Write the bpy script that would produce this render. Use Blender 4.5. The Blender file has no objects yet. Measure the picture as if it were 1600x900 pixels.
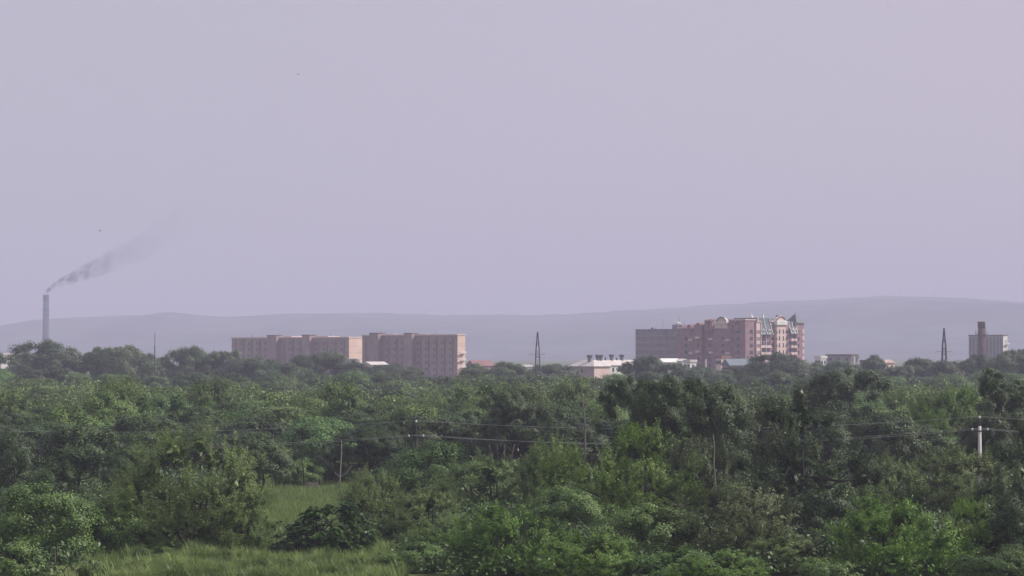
import bpy, math, random
import numpy as np
from mathutils import Vector

# ------------------------------------------------------------------ camera, sky, sun, exposure
SC = bpy.context.scene
COL = SC.collection
F = 4115.0          # focal length in pixels of a 1600 px wide picture
HZ = 550.0          # picture row of the horizon
CZ = 15.0           # height of the viewpoint (m)
cam = bpy.data.cameras.new('camera')
camo = bpy.data.objects.new('camera', cam); COL.objects.link(camo)
cam.sensor_width = 36.0
cam.lens = 36.0 * F / 1600.0
cam.clip_start = 1.0; cam.clip_end = 40000.0
camo.location = (0, 0, CZ)
camo.rotation_euler = (math.radians(90) + math.atan((HZ - 450.0) / F), 0, 0)
SC.camera = camo

SUN_AZ = math.radians(10)      # direction towards the sun, measured from +X (right of picture) towards +Y (away)
SUN_EL = math.radians(42)
world = bpy.data.worlds.new("World"); SC.world = world
world.use_nodes = True
wn = world.node_tree; wn.nodes.clear()
wo = wn.nodes.new('ShaderNodeOutputWorld'); wb = wn.nodes.new('ShaderNodeBackground')
sky = wn.nodes.new('ShaderNodeTexSky'); sky.sky_type = 'NISHITA'; sky.sun_disc = False
sky.sun_elevation = SUN_EL; sky.sun_rotation = math.radians(90) - SUN_AZ
sky.air_density = 1.0; sky.dust_density = 3.0; sky.ozone_density = 1.0; sky.altitude = 100
wm = wn.nodes.new('ShaderNodeMix'); wm.data_type = 'RGBA'; wm.inputs[0].default_value = 0.86
wtc = wn.nodes.new('ShaderNodeTexCoord'); wsx = wn.nodes.new('ShaderNodeSeparateXYZ'); wrp = wn.nodes.new('ShaderNodeMapRange')
wrp.inputs['From Min'].default_value = -.22; wrp.inputs['From Max'].default_value = .28
wcl = wn.nodes.new('ShaderNodeMix'); wcl.data_type = 'RGBA'      # milky mauve summer smog, a little brighter towards the sun's side
wcl.inputs['A'].default_value = (5.55, 5.3, 6.35, 1); wcl.inputs['B'].default_value = (6.25, 5.48, 6.62, 1)
wn.links.new(wtc.outputs['Generated'], wsx.inputs[0]); wn.links.new(wsx.outputs[0], wrp.inputs['Value'])
wn.links.new(wrp.outputs[0], wcl.inputs[0]); wn.links.new(wcl.outputs['Result'], wm.inputs['B'])
wn.links.new(sky.outputs[0], wm.inputs['A']); wn.links.new(wm.outputs['Result'], wb.inputs[0])
wb.inputs[1].default_value = 0.1
wn.links.new(wb.outputs[0], wo.inputs[0])

sl = bpy.data.lights.new('sun', 'SUN'); so = bpy.data.objects.new('sun', sl); COL.objects.link(so)
sl.energy = 5.0; sl.angle = math.radians(0.6); sl.color = (1.0, 0.93, 0.84)
sd = Vector((math.cos(SUN_AZ) * math.cos(SUN_EL), math.sin(SUN_AZ) * math.cos(SUN_EL), math.sin(SUN_EL)))
so.rotation_euler = sd.to_track_quat('Z', 'Y').to_euler()
SC.view_settings.view_transform = 'Standard'; SC.view_settings.look = 'None'
SC.view_settings.exposure = 0.0; SC.view_settings.gamma = 1.0
SC.render.engine = 'CYCLES'
SC.cycles.max_bounces = 5; SC.cycles.diffuse_bounces = 2; SC.cycles.glossy_bounces = 1
SC.cycles.transmission_bounces = 2; SC.cycles.volume_bounces = 0
SC.cycles.use_denoising = True
SC.cycles.pixel_filter_type = 'BLACKMAN_HARRIS'; SC.cycles.filter_width = 1.5
SC.cycles.use_adaptive_sampling = True; SC.cycles.adaptive_threshold = 0.02

# ------------------------------------------------------------------ helpers
def X(px, D): return (px - 800.0) / F * D
def Z(py, D): return CZ + (HZ - py) / F * D
def yb(D): return HZ + CZ * F / D

def link(o):
    COL.objects.link(o); return o
def tag(o, label=None, cat=None, group=None, kind=None):
    if label: o['label'] = label
    if cat: o['category'] = cat
    if group: o['group'] = group
    if kind: o['kind'] = kind
    return o
def empty(name, loc=(0, 0, 0), label=None, cat=None, group=None, rz=0.0):
    o = bpy.data.objects.new(name, None); o.location = loc; o.rotation_euler = (0, 0, rz)
    o.empty_display_size = 1.0
    link(o); return tag(o, label, cat, group)

def np_mesh(name, co, quads=None, mat=None, attr=None, tris=None, smooth=False):
    me = bpy.data.meshes.new(name)
    co = np.asarray(co, dtype=np.float32)
    me.vertices.add(len(co)); me.vertices.foreach_set('co', co.ravel())
    f = quads if quads is not None else tris
    k = 4 if quads is not None else 3
    f = np.asarray(f, dtype=np.int32)
    me.loops.add(f.size); me.loops.foreach_set('vertex_index', f.ravel())
    me.polygons.add(len(f))
    me.polygons.foreach_set('loop_start', np.arange(0, f.size, k, dtype=np.int32))
    if smooth: me.polygons.foreach_set('use_smooth', np.ones(len(f), dtype=bool))
    me.update(calc_edges=True)
    if attr is not None:
        a = me.attributes.new('leafv', 'FLOAT', 'FACE'); a.data.foreach_set('value', np.asarray(attr, dtype=np.float32))
    if mat: me.materials.append(mat)
    return me

class MB:
    """collects boxes, bars, tubes and free faces, built as one mesh"""
    def __init__(s, fr=None): s.v = []; s.f = []; s.fr = fr
    def _p(s, p): return s.fr(p) if s.fr else p
    def add(s, vs, fs):
        n = len(s.v); s.v += [tuple(s._p(p)) for p in vs]; s.f += [tuple(i + n for i in f) for f in fs]; return s
    def box(s, a0, a1, b0, b1, z0, z1):
        vs = [(a0, b0, z0), (a1, b0, z0), (a1, b1, z0), (a0, b1, z0), (a0, b0, z1), (a1, b0, z1), (a1, b1, z1), (a0, b1, z1)]
        return s.add(vs, [(0, 3, 2, 1), (4, 5, 6, 7), (0, 1, 5, 4), (1, 2, 6, 5), (2, 3, 7, 6), (3, 0, 4, 7)])
    def frustum(s, a0, a1, b0, b1, z0, z1, ia, ib):
        vs = [(a0, b0, z0), (a1, b0, z0), (a1, b1, z0), (a0, b1, z0),
              (a0 + ia, b0 + ib, z1), (a1 - ia, b0 + ib, z1), (a1 - ia, b1 - ib, z1), (a0 + ia, b1 - ib, z1)]
        return s.add(vs, [(0, 3, 2, 1), (4, 5, 6, 7), (0, 1, 5, 4), (1, 2, 6, 5), (2, 3, 7, 6), (3, 0, 4, 7)])
    def gable(s, a0, a1, b0, b1, z0, z1, along='a'):
        if along == 'a':
            m = (b0 + b1) / 2
            vs = [(a0, b0, z0), (a1, b0, z0), (a1, b1, z0), (a0, b1, z0), (a0, m, z1), (a1, m, z1)]
            fs = [(0, 1, 5, 4), (2, 3, 4, 5), (0, 4, 3), (1, 2, 5), (0, 3, 2, 1)]
        else:
            m = (a0 + a1) / 2
            vs = [(a0, b0, z0), (a1, b0, z0), (a1, b1, z0), (a0, b1, z0), (m, b0, z1), (m, b1, z1)]
            fs = [(0, 4, 5, 3), (1, 2, 5, 4), (0, 1, 4), (2, 3, 5), (0, 3, 2, 1)]
        return s.add(vs, fs)
    def lathe(s, cx, cy, prof, n=12):
        vs = []; fs = []
        for r, z in prof:
            for i in range(n):
                t = 2 * math.pi * i / n; vs.append((cx + r * math.cos(t), cy + r * math.sin(t), z))
        for k in range(len(prof) - 1):
            for i in range(n):
                j = (i + 1) % n; fs.append((k * n + i, k * n + j, (k + 1) * n + j, (k + 1) * n + i))
        fs.append(tuple(reversed(range(n)))); fs.append(tuple(range((len(prof) - 1) * n, len(prof) * n)))
        return s.add(vs, fs)
    def tube(s, pts, rad, n=5):
        """tapered tube through points"""
        P = [Vector(p) for p in pts]; vs = []; fs = []
        R = rad if hasattr(rad, '__len__') else [rad] * len(P)
        for k, p in enumerate(P):
            d = (P[min(k + 1, len(P) - 1)] - P[max(k - 1, 0)])
            d = d.normalized() if d.length > 1e-9 else Vector((0, 0, 1))
            u = d.cross(Vector((0.13, 0.98, 0.11))); u.normalize(); w = d.cross(u)
            for i in range(n):
                t = 2 * math.pi * i / n; q = p + (u * math.cos(t) + w * math.sin(t)) * R[k]; vs.append(tuple(q))
        for k in range(len(P) - 1):
            for i in range(n):
                j = (i + 1) % n; fs.append((k * n + i, k * n + j, (k + 1) * n + j, (k + 1) * n + i))
        fs.append(tuple(reversed(range(n)))); fs.append(tuple(range((len(P) - 1) * n, len(P) * n)))
        return s.add(vs, fs)
    def mesh(s, name, mat, smooth=False):
        me = bpy.data.meshes.new(name); me.from_pydata(s.v, [], s.f); me.update()
        if mat: me.materials.append(mat)
        if smooth:
            me.polygons.foreach_set('use_smooth', [True] * len(me.polygons))
        return me
    def build(s, name, mat, parent=None, smooth=False):
        o = link(bpy.data.objects.new(name, s.mesh(name, mat, smooth)))
        if parent: o.parent = parent
        return o

def nd(nt, t, **k):
    n = nt.nodes.new(t)
    for a, b in k.items(): setattr(n, a, b)
    return n
def mat_plain(name, c, rough=0.85, c2=None, scale=0.5, metallic=0.0, stretch=(1, 1, 1), spec=0.3, detail=4.0):
    m = bpy.data.materials.new(name); m.use_nodes = True; nt = m.node_tree
    b = nt.nodes['Principled BSDF']; b.inputs['Roughness'].default_value = rough
    b.inputs['Metallic'].default_value = metallic; b.inputs['Specular IOR Level'].default_value = spec
    if c2 is None: c2 = tuple(x * 0.72 for x in c)
    tc = nd(nt, 'ShaderNodeTexCoord'); mp = nd(nt, 'ShaderNodeMapping'); mp.inputs['Scale'].default_value = stretch
    nz = nd(nt, 'ShaderNodeTexNoise'); nz.inputs['Scale'].default_value = scale; nz.inputs['Detail'].default_value = detail
    rp = nd(nt, 'ShaderNodeValToRGB'); e = rp.color_ramp.elements
    e[0].position = 0.32; e[0].color = (*c2, 1); e[1].position = 0.68; e[1].color = (*c, 1)
    nt.links.new(tc.outputs['Object'], mp.inputs[0]); nt.links.new(mp.outputs[0], nz.inputs[0])
    nt.links.new(nz.outputs[0], rp.inputs[0]); nt.links.new(rp.outputs[0], b.inputs['Base Color'])
    return m
def mat_leaf(name, c1, c2, transl=0.2, rough=0.46, hue=0.03, odd=None, valvar=0.35):
    """leaves: colour varies from leaf to leaf and from tree to tree"""
    m = bpy.data.materials.new(name); m.use_nodes = True; nt = m.node_tree
    b = nt.nodes['Principled BSDF']; b.inputs['Roughness'].default_value = rough
    b.inputs['Specular IOR Level'].default_value = 0.28
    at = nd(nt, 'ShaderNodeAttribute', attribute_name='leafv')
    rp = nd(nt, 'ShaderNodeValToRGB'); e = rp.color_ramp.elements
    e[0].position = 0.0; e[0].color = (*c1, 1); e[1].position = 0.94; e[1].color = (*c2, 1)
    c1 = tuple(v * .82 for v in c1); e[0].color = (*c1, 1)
    if odd:
        x = e.new(1.0); x.color = (*odd, 1)
    oi = nd(nt, 'ShaderNodeObjectInfo'); hs = nd(nt, 'ShaderNodeHueSaturation')
    mr = nd(nt, 'ShaderNodeMapRange'); mr.inputs['To Min'].default_value = 0.5 - hue; mr.inputs['To Max'].default_value = 0.5 + hue
    mv = nd(nt, 'ShaderNodeMapRange'); mv.inputs['To Min'].default_value = 1 - valvar; mv.inputs['To Max'].default_value = 1 + valvar
    ml = nd(nt, 'ShaderNodeMath', operation='MULTIPLY'); ml.inputs[1].default_value = 7.31
    fr = nd(nt, 'ShaderNodeMath', operation='FRACT')
    L = nt.links.new
    L(at.outputs['Fac'], rp.inputs[0]); L(rp.outputs[0], hs.inputs['Color'])
    L(oi.outputs['Random'], mr.inputs['Value']); L(mr.outputs[0], hs.inputs['Hue'])
    L(oi.outputs['Random'], ml.inputs[0]); L(ml.outputs[0], fr.inputs[0]); L(fr.outputs[0], mv.inputs['Value']); L(mv.outputs[0], hs.inputs['Value'])
    L(hs.outputs[0], b.inputs['Base Color'])
    tr = nd(nt, 'ShaderNodeBsdfTranslucent'); L(hs.outputs[0], tr.inputs[0])
    mx = nd(nt, 'ShaderNodeMixShader'); mx.inputs[0].default_value = transl
    L(b.outputs[0], mx.inputs[1]); L(tr.outputs[0], mx.inputs[2])
    L(mx.outputs[0], nt.nodes['Material Output'].inputs[0])
    return m

# leaf and wood materials
M_BROAD = mat_leaf('leaf_broad', (0.040, 0.086, 0.021), (0.160, 0.270, 0.064), hue=.010, odd=(0.29, 0.39, 0.17))
M_DARK = mat_leaf('leaf_dark', (0.025, 0.050, 0.017), (0.094, 0.155, 0.050), transl=0.14, hue=.010, valvar=0.2, odd=(0.20, 0.26, 0.13))
M_WILLOW = mat_leaf('leaf_willow', (0.056, 0.102, 0.027), (0.215, 0.315, 0.088), hue=.010, valvar=.15, odd=(0.33, 0.41, 0.18))
M_BRIGHT = mat_leaf('leaf_bright', (0.060, 0.122, 0.020), (0.205, 0.345, 0.058), transl=0.28, hue=.010, valvar=.12, odd=(0.34, 0.44, 0.16))
M_WALNUT = mat_leaf('leaf_walnut', (0.028, 0.072, 0.018), (0.120, 0.235, 0.055), transl=0.22, rough=0.35, hue=.01, valvar=.1, odd=(0.34, 0.46, 0.20))
M_BROWN = mat_leaf('leaf_brownish', (0.050, 0.076, 0.028), (0.150, 0.200, 0.074), hue=.01, valvar=.2, odd=(0.25, 0.28, 0.15))
M_MID = mat_leaf('leaf_mid', (0.044, 0.090, 0.026), (0.165, 0.268, 0.074), hue=0.02, valvar=0.42, odd=(0.27, 0.36, 0.16))
M_FAR = mat_leaf('leaf_far', (0.038, 0.070, 0.028), (0.125, 0.190, 0.074), hue=0.015, valvar=0.3)
M_GRASS = mat_leaf('grass_blade', (0.140, 0.220, 0.055), (0.360, 0.480, 0.150), transl=0.4, hue=.01, odd=(0.48, 0.50, 0.25))
M_MEADOW = mat_leaf('meadow_blade', (0.180, 0.280, 0.085), (0.380, 0.520, 0.180), transl=0.4, hue=.01, odd=(0.52, 0.52, 0.30))
M_BARK = mat_plain('bark_dark', (0.050, 0.043, 0.037), 0.95, scale=3, stretch=(1, 1, .2))
M_BIRCH = mat_plain('bark_pale', (0.36, 0.34, 0.31), 0.9, (0.20, 0.18, 0.16), scale=2.2, stretch=(1, 1, 1.5))
M_SNAG = mat_plain('bark_dead_grey', (0.22, 0.20, 0.185), 0.95, (0.16, 0.14, 0.13), scale=2.0, stretch=(1, 1, .4))

# ------------------------------------------------------------------ the setting
def ground():
    xs = np.concatenate([np.linspace(-4200, -300, 14), np.linspace(-260, 260, 90), np.linspace(300, 4200, 14)])
    ys = np.concatenate([np.linspace(-200, 120, 6), np.linspace(130, 700, 110), np.linspace(760, 9800, 24)])
    gx, gy = np.meshgrid(xs, ys)
    near = np.clip(1 - np.abs(gy - 350) / 500, 0, 1)
    gz = near * (0.25 * np.sin(gx * .11 + gy * .05) + 0.18 * np.sin(gx * .05 - gy * .13 + 2))
    co = np.stack([gx, gy, gz], -1).reshape(-1, 3)
    nx, ny = len(xs), len(ys)
    i = np.arange(ny - 1)[:, None] * nx + np.arange(nx - 1)[None]
    q = np.stack([i, i + 1, i + nx + 1, i + nx], -1).reshape(-1, 4)
    m = bpy.data.materials.new('ground_grass'); m.use_nodes = True; nt = m.node_tree; b = nt.nodes['Principled BSDF']
    b.inputs['Roughness'].default_value = 1.0; b.inputs['Specular IOR Level'].default_value = 0.1
    tc = nd(nt, 'ShaderNodeTexCoord')
    n1 = nd(nt, 'ShaderNodeTexNoise'); n1.inputs['Scale'].default_value = 0.09; n1.inputs['Detail'].default_value = 6
    n2 = nd(nt, 'ShaderNodeTexNoise'); n2.inputs['Scale'].default_value = 1.6; n2.inputs['Detail'].default_value = 5
    r1 = nd(nt, 'ShaderNodeValToRGB'); e = r1.color_ramp.elements
    e[0].position = .35; e[0].color = (.075, .110, .035, 1); e[1].position = .65; e[1].color = (.130, .165, .060, 1)
    r2 = nd(nt, 'ShaderNodeValToRGB'); e = r2.color_ramp.elements
    e[0].position = .3; e[0].color = (.55, .55, .5, 1); e[1].position = .7; e[1].color = (1.15, 1.15, 1.0, 1)
    mx = nd(nt, 'ShaderNodeMix', data_type='RGBA', blend_type='MULTIPLY'); mx.inputs[0].default_value = 1
    L = nt.links.new
    L(tc.outputs['Object'], n1.inputs[0]); L(tc.outputs['Object'], n2.inputs[0])
    L(n1.outputs[0], r1.inputs[0]); L(n2.outputs[0], r2.inputs[0]); L(r1.outputs[0], mx.inputs['A']); L(r2.outputs[0], mx.inputs['B'])
    L(mx.outputs['Result'], b.inputs['Base Color'])
    o = link(bpy.data.objects.new('ground', np_mesh('ground', co, quads=q, mat=m, smooth=True)))
    tag(o, kind='structure')
ground()

RIDGE = [(-900, 520), (-300, 540), (-100, 536), (0, 527), (60, 512), (110, 502), (170, 498), (230, 496), (262, 495), (290, 490), (318, 496), (370, 499),
         (460, 494), (520, 491), (600, 490), (680, 493), (780, 493), (860, 493), (950, 488), (1050, 482), (1150, 475),
         (1250, 470), (1320, 466), (1380, 463), (1420, 464), (1500, 466), (1600, 474), (1800, 490), (2300, 520)]
RD = 8000.0
def hill(name, prof, dist, front, back, mat, amp, seed, sub=220):
    rs = np.random.RandomState(seed)
    px = np.array([p for p, _ in prof]); py = np.array([q for _, q in prof])
    us = np.linspace(px[0], px[-1], sub)
    ys = np.concatenate([np.linspace(dist - front, dist, 44), np.linspace(dist + 60, dist + back, 8)])
    zr = CZ + (HZ - np.interp(us, px, py)) / F * dist
    t = np.clip((ys - (dist - front)) / front, 0, 1)[:, None]
    prof_t = 0.42 * t + 0.58 * t * t * (3 - 2 * t)
    xs = (us - 800) / F * dist
    gx = np.repeat(xs[None], len(ys), 0); gy = np.repeat(ys[:, None], sub, 1)
    z = prof_t * zr[None]
    ridged = np.zeros_like(z)
    for k in range(7):
        f = 0.0012 * 1.7 ** k; a = rs.rand(4) * 6.28
        ridged += np.sin(gx * f + 1.2 * np.sin(gy * f * .8 + a[0]) + a[1]) * np.sin(gy * f * .7 + a[2]) / 1.5 ** k
    z = z + ridged * amp * np.sin(np.pi * np.clip(t, 0, 1)) 
    fall = np.clip((ys - dist) / back, 0, 1)[:, None]; z = z * (1 - fall)
    tre = rs.rand(sub) * 5.0 * np.interp(us, [200, 600, 1700], [0.9, 0.9, 0.4])      # crowns along the crest
    z[43] += tre; z[42] += rs.rand(sub) * 3
    z = np.maximum(z, -0.2)
    z[0] = -0.5; z[-1] = -0.5
    co = np.stack([gx, gy, z], -1).reshape(-1, 3)
    i = np.arange(len(ys) - 1)[:, None] * sub + np.arange(sub - 1)[None]
    q = np.stack([i, i + 1, i + sub + 1, i + sub], -1).reshape(-1, 4)
    o = link(bpy.data.objects.new(name, np_mesh(name, co, quads=q, mat=mat, smooth=True)))
    tag(o, kind='structure')
M_HILL = mat_plain('hill_woods', (0.10, 0.125, 0.11), 1.0, (0.02, 0.035, 0.04), scale=0.006, detail=9)
hill('hills', RIDGE, RD, 3200, 1500, M_HILL, 26, 4)

# ------------------------------------------------------------------ haze
def haze():
    mb = MB().box(-4400, 4400, -400, 9950, -1.5, 235)
    m = bpy.data.materials.new('haze_air'); m.use_nodes = True; nt = m.node_tree; nt.nodes.clear()
    o = nd(nt, 'ShaderNodeOutputMaterial'); v = nd(nt, 'ShaderNodeVolumePrincipled')
    v.inputs['Color'].default_value = (0.755, 0.77, 1.0, 1); v.inputs['Density'].default_value = 0.00022
    v.inputs['Anisotropy'].default_value = 0.0
    nt.links.new(v.outputs[0], o.inputs['Volume'])
    ob = mb.build('haze', m); tag(ob, kind='stuff', label='thin violet summer haze lying over wood and town', cat='haze')
haze()

# ------------------------------------------------------------------ building materials
M_PINK = mat_plain('panel_pinkish', (0.42, 0.325, 0.33), .9, (0.34, 0.26, 0.275), scale=.35)  # kept darker than the end walls: some of the fronts' shade is in it
M_ENDSUN = mat_plain('end_wall_sun_tint', (0.80, 0.60, 0.52), .9, (0.70, 0.51, 0.45), scale=.35)  # pale end panel, lightened further so its colour carries part of the sunlight
M_WIND = mat_plain('hazy_glass', (0.25, 0.21, 0.24), .4)
M_LOGG = mat_plain('loggia_grey', (0.30, 0.235, 0.255), .8)
M_JOINT = mat_plain('panel_joint', (0.22, 0.17, 0.16), .9)
M_CREAM = mat_plain('cream_plaster', (0.74, 0.57, 0.53), .85, (0.63, 0.48, 0.45), scale=.4)
M_WHITE = mat_plain('white_plaster', (0.78, 0.76, 0.74), .8, (0.62, 0.60, 0.58), scale=.5)
M_DBRICK = mat_plain('dark_brick', (0.115, 0.062, 0.062), .9, (0.075, 0.045, 0.048), scale=.7)
M_BRICK = mat_plain('red_brick', (0.37, 0.225, 0.26), .9, (0.25, 0.16, 0.20), scale=.5)
M_GREYW = mat_plain('grey_render', (0.33, 0.28, 0.34), .9, (0.23, 0.20, 0.26), scale=.4)
M_SLATE = mat_plain('slate_roof', (0.12, 0.145, 0.175), .6, (0.085, 0.105, 0.13), scale=.7)
M_ROOFL = mat_plain('pale_sheet_roof', (0.62, 0.58, 0.56), .6, (0.50, 0.46, 0.45), scale=.3)
M_ROOFB = mat_plain('blue_sheet_roof', (0.11, 0.145, 0.18), .6, (0.085, 0.115, 0.145), scale=.3)
M_ROOFR = mat_plain('rust_roof', (0.26, 0.14, 0.13), .85, (0.20, 0.11, 0.11), scale=.3)
M_GLASS = mat_plain('window_glass', (0.09, 0.09, 0.12), .15, (0.03, 0.04, 0.05), scale=.8, spec=.6)
M_CONC = mat_plain('concrete_pole', (0.62, 0.60, 0.57), .85, (0.48, 0.46, 0.44), scale=1.5)
M_STEEL = mat_plain('dark_steel', (0.09, 0.09, 0.11), .6, scale=1, metallic=.3)
M_STACK = mat_plain('stack_concrete', (0.11, 0.16, 0.23), .9, (0.09, 0.13, 0.19), scale=.05)
M_WIRE = mat_plain('wire_aluminium', (0.42, 0.43, 0.42), .5, scale=1, metallic=.2)
M_PORC = mat_plain('porcelain', (0.8, 0.8, 0.78), .3, scale=1)
M_BIRD = mat_plain('bird_dark', (0.05, 0.05, 0.06), .8)

UB = Vector((0.70, 0.71, 0)).normalized(); UA = Vector((-0.71, 0.70, 0)).normalized()
class Frame:
    """building axes: a runs along the sunlit end wall, b along the shaded long front, both away from the near corner"""
    def __init__(s, px, D, ua=UB, ub=UA): s.P = Vector((X(px, D), D, 0)); s.a = ua; s.b = ub
    def __call__(s, p): return s.P + s.a * p[0] + s.b * p[1] + Vector((0, 0, p[2]))
    def loc(s, p): return s.a * p[0] + s.b * p[1] + Vector((0, 0, p[2]))
    def A(s, px):   # distance along a that appears at picture column px
        k = (px - 800) / F; return (k * s.P.y - s.P.x) / (s.a.x - k * s.a.y)
    def Bq(s, px):
        k = (px - 800) / F; return (k * s.P.y - s.P.x) / (s.b.x - k * s.b.y)
    def Db(s, b): return s.P.y + s.b.y * b
    def Da(s, a): return s.P.y + s.a.y * a
def B(fr): return MB(lambda p: fr.loc(p))

def balcony(fr, parent, a, z, w=2.6, d=1.1, mw=M_WHITE):
    """balcony standing proud of the end wall (b<0)"""
    bal = B(fr).box(a, a + w, -d, 0.0, z, z + .18).build('balcony', mw, parent)
    B(fr).box(a, a + w, -d - .06, -d + .02, z + .18, z + 1.05).build('parapet', mw, bal)
    B(fr).box(a + .5, a + w - .5, -.06, .02, z + .2, z + 2.3).build('balcony_door', M_GLASS, bal)

def slab_block(name, px_near, D, px_end_wall, px_far, ytop, towers, label, lofts, n_bays, balcs, storey=2.9):
    fr = Frame(px_near, D); La = fr.A(px_end_wall); Lb = fr.Bq(px_far); H = Z(ytop, D)
    t = empty(name, tuple(fr.P), label, 'apartment block', 'pinkish panel apartment slabs')
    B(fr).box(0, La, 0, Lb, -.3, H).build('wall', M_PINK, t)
    B(fr).box(-.25, La + .25, -.25, Lb + .25, H + .003, H + .45).build('cornice', M_CREAM, t)
    B(fr).box(.3, La - .3, .3, Lb - .3, H + .45, H + .55).build('roof', M_ROOFL, t)
    # protruding stair towers on the shaded front: their side walls catch the sun
    for (p0, p1, yt) in towers:
        b1, b0 = fr.Bq(p0), fr.Bq(p1); zt = Z(yt, fr.Db(b0))
        w = B(fr).box(-2.6, 1.5, b0, b1, -.3, zt).build('stair_tower', M_PINK, t)
        B(fr).box(-2.75, 1.65, b0 - .15, b1 + .15, zt + .003, zt + .3).build('tower_roof', M_JOINT, w)
    for (p0, p1, yt) in lofts:
        b1, b0 = fr.Bq(p0), fr.Bq(p1)
        B(fr).box(1.0, La - 1.5, b0, b1, H + .5, Z(yt, fr.Db(b0))).build('roof_loft', M_CREAM, t)
    for k in range(n_bays):
        b = Lb * (k + .5) / n_bays; w = Lb / n_bays * .09
        if any(fr.Bq(p1) - w - .6 < b < fr.Bq(p0) + w + .6 for p0, p1, _ in towers): continue
        B(fr).box(-.16, .03, b - w, b + w, 1.0, H - .8).build('loggia_strip', M_LOGG, t)
    for k in range(n_bays):
        b = Lb * (k + .5) / n_bays + Lb / n_bays * .32
        if any(fr.Bq(p1) - 1.3 < b < fr.Bq(p0) + 1.3 for p0, p1, _ in towers) or b > Lb - 1.2: continue
        for s_ in range(1, int((H - .6) / storey)):
            B(fr).box(-.06, .03, b - .7, b + .7, s_ * storey + 1.0, s_ * storey + 2.3).build('window', M_WIND, t)
    ew = B(fr).box(.1, La - .1, -.07, -.003, 0, H - .1).build('sun_tint_end_wall', M_ENDSUN, t)  # thin plate over the pink wall, sunlight partly painted into its tone
    for s_ in range(1, int(H / storey)):
        B(fr).box(.3, La - .3, -.1, -.06, s_ * storey + .2, s_ * storey + .27).build('joint', M_PINK, ew)
    for (a, z) in balcs: balcony(fr, t, La * a, z)
    rs = random.Random(px_near)
    for k in range(4):
        b = Lb * rs.random(); B(fr).tube([(La * .5, b, H + .4), (La * .5, b, H + 2.2)], .06, 4).build('aerial', M_STEEL, t)
    return fr, La, Lb, H

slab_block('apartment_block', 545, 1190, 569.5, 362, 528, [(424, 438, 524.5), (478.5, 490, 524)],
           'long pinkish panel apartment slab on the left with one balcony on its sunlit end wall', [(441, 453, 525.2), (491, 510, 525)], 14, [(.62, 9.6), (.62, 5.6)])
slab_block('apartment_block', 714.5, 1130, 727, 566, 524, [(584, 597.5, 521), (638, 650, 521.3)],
           'taller pinkish panel slab beside the first, pink end wall with stacked balconies', [(600, 613, 522), (651, 664, 521.8)], 12, [(.35, 14.2), (.35, 11.2), (.35, 8.2), (.35, 5.2)])

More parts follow.
